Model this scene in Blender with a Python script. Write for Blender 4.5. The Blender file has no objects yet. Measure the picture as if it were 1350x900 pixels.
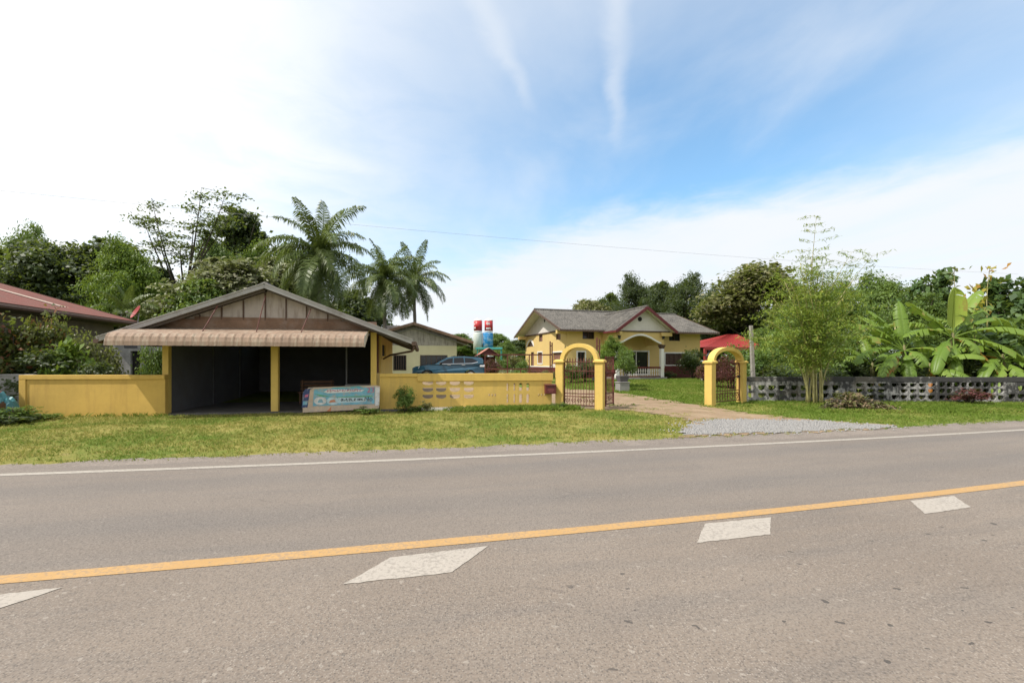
import bpy, bmesh, math, random
import numpy as np
from mathutils import Vector, Matrix
from mathutils.geometry import tessellate_polygon, delaunay_2d_cdt
R = math.radians
sc = bpy.context.scene
COL = sc.collection
rnd = random.Random(7)

# ------------------------------------------------------------------ camera / projection helpers
CAMZ, F, CX, HY = 1.6, 600.0, 675.0, 478.0

def smooth(a, b, x):
    t = max(0.0, min(1.0, (x - a) / (b - a)))
    return t * t * (3 - 2 * t)

def gh(x, y):                       # terrain height
    yp = y - (15.2 + 0.19 * max(-40, min(40, x)))
    return -0.012 + 0.46 * smooth(1.0, 17.0, yp)

def gp(px, py):                     # ground point under an image point
    z = 0.0
    for _ in range(12):
        Y = F * (CAMZ - z) / (py - HY)
        X = (px - CX) / F * Y
        z = gh(X, Y)
    return X, Y, z

def at(px, py, Y):
    return Vector(((px - CX) / F * Y, Y, CAMZ - (py - HY) / F * Y))

class Frame:                        # a plan frame: local x along the front, local y away from the road
    def __init__(s, ox, oy, ang):
        s.o = (ox, oy); s.a = ang; s.c = math.cos(ang); s.s = math.sin(ang)
    def w(s, x, y):
        return s.o[0] + s.c * x - s.s * y, s.o[1] + s.s * x + s.c * y
    def fx(s, px, q=0.0):           # local x where the image column px meets the plane local y = q
        r = (px - CX) / F
        bx, by = s.o[0] - s.s * q, s.o[1] + s.c * q
        return (r * by - bx) / (s.c - r * s.s)
    def fz(s, px, py, q=0.0):
        x = s.fx(px, q); Y = s.w(x, q)[1]
        return CAMZ - (py - HY) / F * Y
    def fy(s, px, x):               # local y where column px meets the plane local x
        r = (px - CX) / F
        bx, by = s.o[0] + s.c * x, s.o[1] + s.s * x
        return (bx - r * by) / (s.s + r * s.c)
    def fzx(s, px, py, x):
        y = s.fy(px, x); Y = s.w(x, y)[1]
        return CAMZ - (py - HY) / F * Y

# ------------------------------------------------------------------ mesh builder
class MB:
    def __init__(s): s.v = []; s.f = []; s.m = []
    def poly(s, pts, mi=0):
        n = len(s.v); s.v += [tuple(p) for p in pts]; s.f.append(tuple(range(n, n + len(pts)))); s.m.append(mi)
    def hexa(s, p, mi=0):           # p: bottom 4 ccw, top 4 ccw
        n = len(s.v); s.v += [tuple(q) for q in p]
        for q in ((3, 2, 1, 0), (4, 5, 6, 7), (0, 1, 5, 4), (1, 2, 6, 5), (2, 3, 7, 6), (3, 0, 4, 7)):
            s.f.append(tuple(n + i for i in q)); s.m.append(mi)
    def box(s, x0, x1, y0, y1, z0, z1, mi=0):
        s.hexa([(x0, y0, z0), (x1, y0, z0), (x1, y1, z0), (x0, y1, z0), (x0, y0, z1), (x1, y0, z1), (x1, y1, z1), (x0, y1, z1)], mi)
    def bar(s, a, b, w, h, up=(0, 0, 1), mi=0):
        a = Vector(a); b = Vector(b); d = (b - a).normalized(); u = Vector(up)
        if abs(d.dot(u)) > .99: u = Vector((0, 1, 0))
        x = d.cross(u).normalized(); u = x.cross(d).normalized()
        x *= w / 2; u *= h / 2
        s.hexa([a - x - u, a + x - u, b + x - u, b - x - u, a - x + u, a + x + u, b + x + u, b - x + u], mi)
    def tube(s, pts, r, n=8, caps=True, mi=0):
        pts = [Vector(p) for p in pts]
        if not hasattr(r, '__len__'): r = [r] * len(pts)
        base = len(s.v); prev = None
        for i, p in enumerate(pts):
            d = (pts[min(i + 1, len(pts) - 1)] - pts[max(i - 1, 0)])
            d = d.normalized() if d.length > 1e-9 else Vector((0, 0, 1))
            if prev is None:
                u = d.orthogonal().normalized()
            else:
                u = (prev - d * prev.dot(d)); u = u.normalized() if u.length > 1e-6 else d.orthogonal().normalized()
            prev = u; w = d.cross(u)
            for k in range(n):
                a = 2 * math.pi * k / n
                s.v.append(tuple(p + (u * math.cos(a) + w * math.sin(a)) * r[i]))
        for i in range(len(pts) - 1):
            for k in range(n):
                k2 = (k + 1) % n
                s.f.append((base + i * n + k, base + i * n + k2, base + (i + 1) * n + k2, base + (i + 1) * n + k)); s.m.append(mi)
        if caps:
            s.f.append(tuple(base + k for k in reversed(range(n)))); s.m.append(mi)
            e = base + (len(pts) - 1) * n
            s.f.append(tuple(e + k for k in range(n))); s.m.append(mi)
    def plate(s, outer, holes, t0, t1, axis='y', mi=0):   # polygon in (u,z), thickness along axis
        def P(u, t, z): return (u, t, z) if axis == 'y' else (t, u, z)
        loops = [outer] + list(holes)
        tris = tessellate_polygon([[Vector((u, z, 0)) for u, z in lp] for lp in loops])
        flat = [q for lp in loops for q in lp]
        n = len(s.v)
        s.v += [P(u, t0, z) for u, z in flat]; s.v += [P(u, t1, z) for u, z in flat]
        k = len(flat)
        for t in tris:
            a, b, c = t
            s.f.append((n + a, n + b, n + c)); s.m.append(mi)
            s.f.append((n + k + c, n + k + b, n + k + a)); s.m.append(mi)
        i0 = 0
        for lp in loops:
            L = len(lp)
            for i in range(L):
                j = (i + 1) % L
                s.f.append((n + i0 + i, n + i0 + j, n + k + i0 + j, n + k + i0 + i)); s.m.append(mi)
            i0 += L
    def lathe(s, prof, n=16, c=(0, 0, 0), mi=0):
        b = len(s.v)
        for r, z in prof:
            for k in range(n):
                a = 2 * math.pi * k / n
                s.v.append((c[0] + r * math.cos(a), c[1] + r * math.sin(a), c[2] + z))
        for i in range(len(prof) - 1):
            for k in range(n):
                k2 = (k + 1) % n
                s.f.append((b + i * n + k, b + i * n + k2, b + (i + 1) * n + k2, b + (i + 1) * n + k)); s.m.append(mi)
        s.f.append(tuple(b + k for k in reversed(range(n)))); s.m.append(mi)
        e = b + (len(prof) - 1) * n
        s.f.append(tuple(e + k for k in range(n))); s.m.append(mi)
    def corr(s, e0, e1, r0, r1, period=.18, amp=.025, rows=1, thick=0.0, mi=0):
        # corrugated sheet: eave e0->e1, ridge r0->r1, waves run eave to ridge
        e0, e1, r0, r1 = map(Vector, (e0, e1, r0, r1))
        L = (e1 - e0).length; nw = max(2, int(round(L / period))); n = nw * 6
        nor = (e1 - e0).cross(r0 - e0).normalized()
        if nor.z < 0: nor = -nor
        b = len(s.v)
        for i in range(n + 1):
            t = i / n
            o = nor * amp * math.sin(2 * math.pi * nw * t)
            for j in range(rows + 1):
                q = j / rows
                s.v.append(tuple(e0.lerp(e1, t).lerp(r0.lerp(r1, t), q) + o))
        for i in range(n):
            for j in range(rows):
                a = b + i * (rows + 1) + j
                s.f.append((a, a + rows + 1, a + rows + 2, a + 1)); s.m.append(mi)
    def build(s, name, mats, parent=None, smooth=False, bevel=0, loc=None):
        me = bpy.data.meshes.new(name)
        me.from_pydata(s.v, [], s.f); me.validate()
        if not isinstance(mats, (list, tuple)): mats = [mats]
        for m in mats: me.materials.append(m)
        if len(mats) > 1 and len(me.polygons) == len(s.m): me.polygons.foreach_set('material_index', s.m)
        bm = bmesh.new(); bm.from_mesh(me); bmesh.ops.recalc_face_normals(bm, faces=bm.faces)
        bm.to_mesh(me); bm.free()
        if smooth:
            me.polygons.foreach_set('use_smooth', [True] * len(me.polygons))
        o = bpy.data.objects.new(name, me); COL.objects.link(o)
        if parent: o.parent = parent
        if loc: o.location = loc
        if bevel:
            b = o.modifiers.new('bevel', 'BEVEL'); b.width = bevel; b.segments = 2; b.limit_method = 'ANGLE'; b.angle_limit = R(40)
        return o

def tag(o, label=None, cat=None, group=None, kind=None):
    if label: o['label'] = label
    if cat: o['category'] = cat
    if group: o['group'] = group
    if kind: o['kind'] = kind
    return o

def empty(name, loc, rz=0, label=None, cat=None, group=None):
    o = bpy.data.objects.new(name, None); COL.objects.link(o)
    o.location = loc; o.rotation_euler = (0, 0, rz); o.empty_display_size = .2
    return tag(o, label, cat, group)

def text(body, size, loc, rot, mat, parent, ext=.002, name='lettering'):
    c = bpy.data.curves.new(name, 'FONT'); c.body = body; c.size = size; c.extrude = ext
    c.align_x = 'CENTER'; c.align_y = 'CENTER'; c.materials.append(mat)
    tmp = bpy.data.objects.new(name, c); COL.objects.link(tmp)
    bpy.context.view_layer.update()
    me = bpy.data.meshes.new_from_object(tmp.evaluated_get(bpy.context.evaluated_depsgraph_get()))
    bpy.data.objects.remove(tmp); me.name = name
    if not me.materials: me.materials.append(mat)
    o = bpy.data.objects.new(name, me); COL.objects.link(o); o.location = loc; o.rotation_euler = rot; o.parent = parent
    return o

# ------------------------------------------------------------------ materials
class NT:
    def __init__(s, nt): s.nt = nt; s.x = 0
    def n(s, typ, ins=None, **kw):
        nd = s.nt.nodes.new(typ); s.x += 40; nd.location = (s.x, 0)
        for k, v in kw.items(): setattr(nd, k, v)
        for k, v in (ins or {}).items():
            sk = nd.inputs[k]
            if isinstance(v, bpy.types.NodeSocket): s.nt.links.new(v, sk)
            else:
                if sk.type == 'RGBA' and len(v) == 3: v = (*v, 1)
                sk.default_value = v
        return nd
    def math(s, op, a, b=0.0, c=None, clamp=False):
        d = {0: a, 1: b}
        if c is not None: d[2] = c
        return s.n('ShaderNodeMath', d, operation=op, use_clamp=clamp).outputs[0]
    def mix(s, fac, a, b, blend='MIX'):
        return s.n('ShaderNodeMix', {0: fac, 6: a, 7: b}, data_type='RGBA', blend_type=blend).outputs[2]
    def sstep(s, v, a, b, lo=0.0, hi=1.0):
        return s.n('ShaderNodeMapRange', {0: v, 1: a, 2: b, 3: lo, 4: hi}, interpolation_type='SMOOTHSTEP').outputs[0]
    def noise(s, vec, scale, detail=4, rough=.55, dist=0.0):
        nd = s.n('ShaderNodeTexNoise', {'Vector': vec, 'Scale': scale, 'Detail': detail, 'Roughness': rough, 'Distortion': dist})
        return nd.outputs[0]
    def link(s, a, b): s.nt.links.new(a, b)

def newmat(name):
    m = bpy.data.materials.new(name); m.use_nodes = True
    nt = m.node_tree; nt.nodes.clear()
    t = NT(nt); out = t.n('ShaderNodeOutputMaterial')
    return m, t, out

def vscale(t, vec, s):
    return t.n('ShaderNodeMapping', {'Vector': vec, 'Scale': s}).outputs[0]

def plain(name, col, rough=.7, var=.12, scale=1.5, bump=.15, bscale=40, stain=None, stain_amt=.0, stain_scale=1.2, streak=False, metal=0.0, spec=.4, coat=0.0):
    m, t, out = newmat(name)
    tc = t.n('ShaderNodeTexCoord').outputs['Object']
    n1 = t.noise(tc, scale, 5, .6); n2 = t.noise(tc, scale * 9, 3, .6)
    f = t.math('ADD', t.math('MULTIPLY', n1, .7), t.math('MULTIPLY', n2, .3))
    f = t.sstep(f, .3, .7)
    c = t.mix(f, tuple(x * (1 - var) for x in col), tuple(min(1, x * (1 + var)) for x in col))
    if stain:
        sv = vscale(t, tc, (3.2, 3.2, .45) if streak else (1, 1, 1))
        ns = t.noise(sv, stain_scale, 6, .68)
        c = t.mix(t.math('MULTIPLY', t.sstep(ns, .47, .68), stain_amt), c, stain)
    b = t.n('ShaderNodeBsdfPrincipled', {'Base Color': c, 'Roughness': rough, 'Metallic': metal, 'Specular IOR Level': spec, 'Coat Weight': coat})
    if bump:
        nb = t.noise(tc, bscale, 4, .6)
        t.link(t.n('ShaderNodeBump', {'Height': nb, 'Strength': bump, 'Distance': .02}).outputs[0], b.inputs['Normal'])
    t.link(b.outputs[0], out.inputs[0])
    return m

def leafmat(name, dark, light, alt=None, altamt=.08, trans=.3, rough=.5):
    m, t, out = newmat(name)
    geo = t.n('ShaderNodeNewGeometry'); rp = geo.outputs['Random Per Island']
    tc = t.n('ShaderNodeTexCoord').outputs['Object']
    oi = t.n('ShaderNodeObjectInfo').outputs['Random']
    n = t.noise(tc, .55, 3, .6)
    f = t.math('ADD', t.math('MULTIPLY', rp, .5), t.math('MULTIPLY', t.sstep(n, .3, .7), .6))
    f = t.math('ADD', f, t.math('MULTIPLY', oi, .15), clamp=True)
    c = t.mix(f, dark, light)
    if alt:
        r2 = t.n('ShaderNodeTexWhiteNoise', {'W': rp}, noise_dimensions='1D').outputs[0]
        c = t.mix(t.math('LESS_THAN', r2, altamt), c, alt)
    b = t.n('ShaderNodeBsdfPrincipled', {'Base Color': c, 'Roughness': rough, 'Specular IOR Level': .35})
    tr = t.n('ShaderNodeBsdfTranslucent', {'Color': t.mix(.5, c, (.35, .45, .05), 'MIX')})
    mx = t.n('ShaderNodeMixShader', {0: trans, 1: b.outputs[0], 2: tr.outputs[0]})
    t.link(mx.outputs[0], out.inputs[0])
    return m

YEL = (.62, .435, .115)
M = {}
M['yellow'] = plain('yellow_paint', YEL, .75, .07, 1.2, .12, 30, (.40, .25, .07), .35, 1.6, True)
M['yellow_wall'] = plain('yellow_wall_paint', (.64, .435, .11), .78, .09, .9, .2, 25, (.44, .30, .10), .38, 1.5, True)
M['house_yellow'] = plain('house_yellow_paint', (.62, .45, .175), .75, .05, .8, .06, 30)
M['white'] = plain('white_paint', (.72, .70, .66), .6, .06, 2)
M['offwhite'] = plain('offwhite_board', (.62, .58, .53), .7, .08, 1.5)
M['gable'] = plain('weathered_gable_board', (.44, .39, .345), .8, .12, 1.5, .2, 30, (.2, .155, .12), .6, 1.5, True)
M['brown'] = plain('brown_timber', (.10, .062, .045), .75, .2, 4)
M['beam'] = plain('brown_beam', (.20, .12, .075), .8, .2, 3, stain=(.3, .24, .2), stain_amt=.5)
M['maroon'] = plain('maroon_paint', (.115, .022, .022), .55, .15, 3)
M['rust'] = plain('redbrown_iron', (.095, .026, .02), .6, .25, 8, .1, 60, (.22, .07, .03), .5, 6)
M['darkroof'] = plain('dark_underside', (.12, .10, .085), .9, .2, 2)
M['asbestos'] = plain('grey_cement_roof', (.20, .185, .17), .9, .25, 1.2, .2, 20, (.07, .06, .055), .7, 2.2)
M['verge'] = plain('grey_verge_cap', (.33, .32, .31), .7, .1, 3, stain=(.16, .14, .12), stain_amt=.5)
M['awning'] = plain('faded_awning_sheet', (.25, .175, .125), .8, .2, 2.5, .1, 40, (.34, .29, .22), .75, 2, True)
M['awning_end'] = plain('awning_end_cap', (.52, .46, .38), .65, .1, 3, stain=(.3, .22, .16), stain_amt=.5)
M['concrete'] = plain('grey_concrete', (.27, .26, .245), .9, .2, 1.5, .2, 25, (.13, .12, .11), .5, 1.5)
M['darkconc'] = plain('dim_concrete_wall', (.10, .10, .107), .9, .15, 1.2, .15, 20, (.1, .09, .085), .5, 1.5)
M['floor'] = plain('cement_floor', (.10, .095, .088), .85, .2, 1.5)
M['redroof'] = plain('red_brown_roof', (.165, .058, .045), .8, .15, 1.2, .1, 20, (.13, .075, .058), .7, 2)
M['pale_sheet'] = plain('pale_roof_sheet', (.40, .31, .25), .6, .1, 3)
M['greybrown'] = plain('grey_brown_wall', (.20, .17, .14), .9, .2, 1.5, .2, 20, (.1, .085, .07), .6, 1.5)
M['greywall'] = plain('weathered_grey_wall', (.36, .35, .34), .9, .15, 1, .2, 20, (.17, .16, .15), .6, 1.4)
M['cream'] = plain('cream_paint', (.72, .65, .43), .75, .06, 1)
M['boards'] = plain('grey_timber_boards', (.44, .40, .35), .85, .2, 3, .2, 30, (.16, .13, .11), .6, 3, True)
M['glass'] = plain('dark_window', (.022, .02, .02), .12, .2, 2, 0, spec=.6)
M['dark'] = plain('dark_opening', (.02, .018, .016), .9, .1, 2, 0)
M['curtain'] = plain('brown_louvre', (.075, .04, .03), .6, .3, 8)
M['shutter'] = plain('brown_shutter', (.20, .10, .07), .7, .2, 5)
M['houseroof'] = None
M['black'] = plain('black_plastic', (.02, .02, .02), .5, .1, 4)
M['rubber'] = plain('tyre_rubber', (.025, .025, .025), .85, .1, 4)
M['chrome'] = plain('bright_metal', (.7, .7, .7), .2, .05, 4, 0, metal=1.0)
M['carpaint'] = plain('dark_teal_car_paint', (.016, .066, .105), .3, .08, 2, 0, metal=.2, spec=.4, coat=.5)
M['carglass'] = plain('tinted_car_glass', (.012, .013, .015), .12, .05, 2, 0, spec=.3)
M['lamp_red'] = plain('red_lens', (.35, .02, .02), .25, .05, 4, 0)
M['lamp_white'] = plain('clear_lens', (.7, .72, .74), .2, .05, 4, 0)
M['red'] = plain('red_paint', (.27, .035, .033), .5, .1, 2)
M['tank_red'] = plain('tank_red', (.46, .03, .035), .4, .05, 2, 0)
M['tank_white'] = plain('tank_white', (.74, .74, .73), .4, .05, 2, 0)
M['tank_pale'] = plain('tank_pale', (.58, .62, .58), .5, .06, 2, 0)
M['teal'] = plain('teal_paint', (.05, .30, .27), .6, .1, 2)
M['blueprint'] = plain('blue_painted_pattern', (.02, .22, .50), .5, .1, 3, 0, 40, (.45, .58, .62), .95, 2.2)
M['tarp'] = plain('turquoise_tarp', (.06, .20, .22), .45, .2, 4, .3, 10)
M['post'] = plain('weathered_post', (.30, .28, .255), .9, .15, 4, .25, 30, (.12, .11, .10), .5, 3)
M['wood'] = plain('brown_wood', (.13, .065, .035), .7, .25, 5)
M['steel'] = plain('grey_steel', (.28, .28, .28), .5, .1, 5, metal=.6)
M['wire'] = plain('cable_black', (.22, .22, .23), .7, .05, 5, 0)
M['bark'] = plain('bark', (.16, .13, .10), .95, .3, 5, .6, 20)
M['barkdark'] = plain('dark_bark', (.085, .07, .055), .95, .3, 5, .6, 20)
M['palmbark'] = plain('palm_bark', (.19, .17, .145), .95, .2, 6, .5, 30)
M['twig'] = plain('grey_twig', (.30, .27, .23), .9, .2, 6, .2, 30)
M['culm'] = plain('bamboo_culm', (.33, .30, .12), .5, .2, 5, .1, 20)
M['bananastem'] = plain('banana_stem', (.16, .15, .06), .7, .3, 5, .2, 20, (.07, .05, .03), .7, 3, True)
M['pebble'] = plain('pebble_grey', (.25, .245, .238), .85, .3, 30, .1, 60)

M['yellow_left'] = plain('yellow_wall_left', (.54, .355, .085), .78, .09, .9, .2, 25, (.38, .235, .065), .35, 1.4, True)  # wall yellow in a darker, more orange tone for the left wall
# grey weathered breeze-block wall, black mould
def mouldmat():
    m, t, out = newmat('mould_stained_block')
    tc = t.n('ShaderNodeTexCoord').outputs['Object']
    n1 = t.noise(tc, 1.1, 7, .68, .3); n2 = t.noise(tc, 7, 5, .65); n3 = t.noise(vscale(t, tc, (5, 5, .6)), 1.3, 5, .6)
    f = t.math('ADD', t.math('MULTIPLY', n1, .55), t.math('ADD', t.math('MULTIPLY', n2, .35), t.math('MULTIPLY', n3, .25)))
    xs = t.n('ShaderNodeSeparateXYZ', {0: tc}).outputs
    f = t.math('ADD', f, t.math('MULTIPLY', t.sstep(xs[0], 2.0, 5.0), .055))
    f = t.math('ADD', f, t.math('MULTIPLY', t.sstep(xs[2], .80, .9), .10))
    c = t.mix(t.sstep(f, .53, .66), (.36, .35, .335), (.045, .044, .042))
    c = t.mix(t.math('MULTIPLY', t.sstep(t.noise(tc, .7, 3), .55, .62), .4), c, (.20, .17, .13))
    c = t.mix(t.math('MULTIPLY', t.sstep(t.noise(tc, 2.3, 4), .6, .7), .35), c, (.09, .11, .05))
    b = t.n('ShaderNodeBsdfPrincipled', {'Base Color': c, 'Roughness': .92})
    t.link(t.n('ShaderNodeBump', {'Height': t.noise(tc, 30, 4), 'Strength': .35, 'Distance': .02}).outputs[0], b.inputs['Normal'])
    t.link(b.outputs[0], out.inputs[0]); return m
M['mould'] = mouldmat()

def tileroof(name, c0, c1, rows=.45):
    m, t, out = newmat(name)
    tc = t.n('ShaderNodeTexCoord').outputs['Object']
    n1 = t.noise(tc, 1.2, 6, .7); n2 = t.noise(tc, 9, 4, .7); n3 = t.noise(vscale(t, tc, (7, 2.5, 2.5)), 1.0, 4, .6)
    f = t.math('ADD', t.math('MULTIPLY', n1, .35), t.math('ADD', t.math('MULTIPLY', n2, .4), t.math('MULTIPLY', n3, .3)))
    c = t.mix(t.sstep(f, .38, .66), c0, c1)
    y = t.n('ShaderNodeSeparateXYZ', {0: tc}).outputs[1]
    ln = t.math('FRACT', t.math('DIVIDE', t.math('ADD', y, 20.0), rows))
    c = t.mix(t.math('MULTIPLY', t.math('LESS_THAN', ln, .09), .5), c, tuple(x * .3 for x in c0))
    b = t.n('ShaderNodeBsdfPrincipled', {'Base Color': c, 'Roughness': .9})
    t.link(t.n('ShaderNodeBump', {'Height': t.math('ADD', n2, t.math('MULTIPLY', ln, .8)), 'Strength': .4, 'Distance': .04}).outputs[0], b.inputs['Normal'])
    t.link(b.outputs[0], out.inputs[0]); return m
M['houseroof'] = tileroof('weathered_tile_roof', (.045, .042, .038), (.145, .135, .118))

# leaves
LM = {
 'dark':   leafmat('leaf_dark', (.016, .032, .012), (.066, .092, .034)),
 'mid':    leafmat('leaf_mid', (.036, .080, .016), (.155, .235, .050)),
 'bright': leafmat('leaf_bright', (.05, .10, .012), (.165, .25, .035), trans=.35),
 'olive':  leafmat('leaf_olive', (.045, .05, .018), (.19, .19, .075), (.30, .27, .14), .12),
 'grey':   leafmat('leaf_greygreen', (.07, .085, .035), (.24, .25, .13), (.34, .32, .22), .12, trans=.2),
 'palm':   leafmat('leaf_palm', (.034, .062, .016), (.13, .17, .05), trans=.2, rough=.4),
 'bamboo': leafmat('leaf_bamboo', (.085, .145, .020), (.28, .36, .06), (.38, .36, .09), .1, trans=.4),
 'bougain':leafmat('leaf_mixed_red', (.025, .04, .012), (.15, .16, .04), (.22, .08, .04), .16),
 'big':    leafmat('leaf_big', (.022, .055, .016), (.09, .15, .045), trans=.25, rough=.4),
 'yellowleaf': leafmat('leaf_yellow', (.20, .19, .03), (.40, .33, .04), (.40, .20, .04), .3, trans=.4),
 'dry':    leafmat('leaf_dry', (.07, .045, .022), (.22, .16, .09), (.12, .13, .04), .3, trans=.1),
 'purple': leafmat('leaf_purple', (.06, .018, .022), (.16, .05, .05), trans=.2),
}

def bananamat(name, c0, c1, dead=None):
    m, t, out = newmat(name)
    tc = t.n('ShaderNodeTexCoord').outputs['Object']
    xs = t.n('ShaderNodeSeparateXYZ', {0: tc}).outputs
    rib = t.noise(vscale(t, tc, (14, 1.2, 1.2)), 3.0, 3, .6)
    oi = t.n('ShaderNodeObjectInfo').outputs['Random']
    f = t.math('ADD', t.math('MULTIPLY', rib, .5), t.math('MULTIPLY', oi, .5))
    c = t.mix(f, c0, c1)
    if dead:
        c = t.mix(t.sstep(t.noise(tc, 3.5, 4, .7), .42, .6), c, dead)
    else:
        c = t.mix(t.math('MULTIPLY', t.sstep(t.math('ADD', t.noise(tc, 2.6, 5, .7), t.math('MULTIPLY', t.math('ABSOLUTE', xs[1]), .62)), .68, .76), .8), c, (.30, .22, .06))
    b = t.n('ShaderNodeBsdfPrincipled', {'Base Color': c, 'Roughness': .42, 'Specular IOR Level': .4})
    t.link(t.n('ShaderNodeBump', {'Height': rib, 'Strength': .35, 'Distance': .02}).outputs[0], b.inputs['Normal'])
    tr = t.n('ShaderNodeBsdfTranslucent', {'Color': t.mix(.5, c, (.40, .5, .05))})
    t.link(t.n('ShaderNodeMixShader', {0: .35, 1: b.outputs[0], 2: tr.outputs[0]}).outputs[0], out.inputs[0])
    return m
M['banana'] = bananamat('banana_leaf_green', (.10, .19, .022), (.25, .35, .06))
M['banana_young'] = bananamat('banana_leaf_young', (.24, .33, .04), (.34, .42, .07))
M['banana_dead'] = bananamat('banana_leaf_dying', (.14, .20, .03), (.24, .25, .04), (.42, .15, .02))

# ------------------------------------------------------------------ road curves
def quadext(x, y0, b, c, lim=15.0):
    xc = max(-lim, min(lim, x))
    return y0 + b * xc + c * xc * xc + (b + 2 * c * xc) * (x - xc)
def Yw(x): return quadext(x, 7.87, .2099, .0028)
def Yy(x): return quadext(x, 4.20, .2410, .0046, 9.0)

def asphalt():
    m, t, out = newmat('worn_asphalt')
    uv = t.n('ShaderNodeUVMap', uv_map='lane').outputs[0]
    tc = t.n('ShaderNodeTexCoord').outputs['Object']
    v = t.n('ShaderNodeSeparateXYZ', {0: uv}).outputs[1]
    big = t.noise(tc, .35, 5, .6); med = t.noise(vscale(t, uv, (.35, 2.2, 1)), 1.2, 5, .6); fine = t.noise(tc, 60, 3, .7)
    c = t.mix(t.sstep(big, .3, .7), (.164, .132, .105), (.205, .168, .135))
    c = t.mix(t.math('MULTIPLY', t.sstep(med, .42, .72), .5), c, (.115, .103, .094))
    c = t.mix(t.math('MULTIPLY', t.sstep(t.noise(vscale(t, uv, (.12, 1.1, 1)), 2.0, 5, .65), .52, .7), .5), c, (.205, .172, .14))
    far = t.sstep(v, -.1, .25)
    trk = t.math('ADD', t.sstep(t.math('ABSOLUTE', t.math('SUBTRACT', v, 1.1)), .55, .0), t.sstep(t.math('ABSOLUTE', t.math('SUBTRACT', v, 2.8)), .55, .0))
    c = t.mix(t.math('MULTIPLY', trk, .45), c, (.105, .096, .09))
    c = t.mix(t.math('MULTIPLY', far, .25), c, (.135, .128, .124))
    # aggregate stones
    vo = t.n('ShaderNodeTexVoronoi', {'Vector': tc, 'Scale': 75.0, 'Randomness': 1.0}, voronoi_dimensions='2D')
    rr = t.n('ShaderNodeSeparateXYZ', {0: vo.outputs['Color']}).outputs
    near = t.math('SUBTRACT', 1.0, t.math('MULTIPLY', far, .45))
    patch = t.sstep(t.noise(tc, 1.3, 4, .6), .32, .65, .25, 1.0)
    st = t.math('MULTIPLY', t.math('MULTIPLY', t.math('GREATER_THAN', rr[0], .72), t.sstep(vo.outputs['Distance'], .42, .25)), t.math('MULTIPLY', near, patch))
    c = t.mix(t.math('MULTIPLY', st, .6), c, (.36, .32, .275))
    pit = t.math('MULTIPLY', t.math('LESS_THAN', rr[1], .30), t.sstep(vo.outputs['Distance'], .5, .2))
    c = t.mix(t.math('MULTIPLY', pit, .6), c, (.062, .057, .053))
    vo3 = t.n('ShaderNodeTexVoronoi', {'Vector': tc, 'Scale': 42.0, 'Randomness': 1.0}, voronoi_dimensions='2D')
    r3 = t.n('ShaderNodeSeparateXYZ', {0: vo3.outputs['Color']}).outputs
    s3 = t.math('MULTIPLY', t.math('MULTIPLY', t.math('GREATER_THAN', r3[0], .93), t.sstep(vo3.outputs['Distance'], t.math('MULTIPLY', r3[1], .34), .04)), near)
    c = t.mix(t.math('MULTIPLY', s3, .42), c, (.36, .325, .28))
    c = t.mix(t.math('MULTIPLY', t.sstep(fine, .40, .66), .42), c, (.28, .245, .208))
    c = t.mix(t.math('MULTIPLY', t.sstep(t.noise(tc, 33, 2, .6), .56, .68), .45), c, (.085, .075, .068))
    # tar / oil spots
    wob = t.n('ShaderNodeVectorMath', {0: tc, 1: t.n('ShaderNodeVectorMath', {0: t.n('ShaderNodeTexNoise', {'Vector': tc, 'Scale': 9.0}).outputs[1], 3: .12}, operation='SCALE').outputs[0]}, operation='ADD').outputs[0]
    vo2 = t.n('ShaderNodeTexVoronoi', {'Vector': vscale(t, wob, (1, 1.5, 1)), 'Scale': 3.2, 'Randomness': 1.0}, voronoi_dimensions='2D')
    r2 = t.n('ShaderNodeSeparateXYZ', {0: vo2.outputs['Color']}).outputs
    xx = t.n('ShaderNodeSeparateXYZ', {0: tc}).outputs[0]
    sp = t.math('MULTIPLY', t.math('GREATER_THAN', r2[0], .45), t.math('LESS_THAN', vo2.outputs['Distance'], t.math('MULTIPLY', r2[1], .085)))
    sp = t.math('MULTIPLY', sp, t.math('MULTIPLY', t.sstep(xx, -.4, .9), t.sstep(v, -.5, -1.0)))
    c = t.mix(t.math('MULTIPLY', sp, .75), c, (.045, .042, .04))
    # hairline cracks
    vc = t.n('ShaderNodeTexVoronoi', {'Vector': wob, 'Scale': .55}, feature='DISTANCE_TO_EDGE', voronoi_dimensions='2D').outputs['Distance']
    cr = t.math('MULTIPLY', t.math('LESS_THAN', vc, .006), t.sstep(t.noise(tc, .5, 2), .52, .6))
    c = t.mix(t.math('MULTIPLY', cr, .18), c, (.05, .047, .045))
    b = t.n('ShaderNodeBsdfPrincipled', {'Base Color': c, 'Roughness': .88, 'Specular IOR Level': .3})
    hh = t.math('SUBTRACT', t.math('ADD', t.math('MULTIPLY', st, .5), t.math('MULTIPLY', fine, .6)), t.math('MULTIPLY', pit, .5))
    t.link(t.n('ShaderNodeBump', {'Height': hh, 'Strength': .5, 'Distance': .006}).outputs[0], b.inputs['Normal'])
    t.link(b.outputs[0], out.inputs[0]); return m
M['asphalt'] = asphalt()

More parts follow.
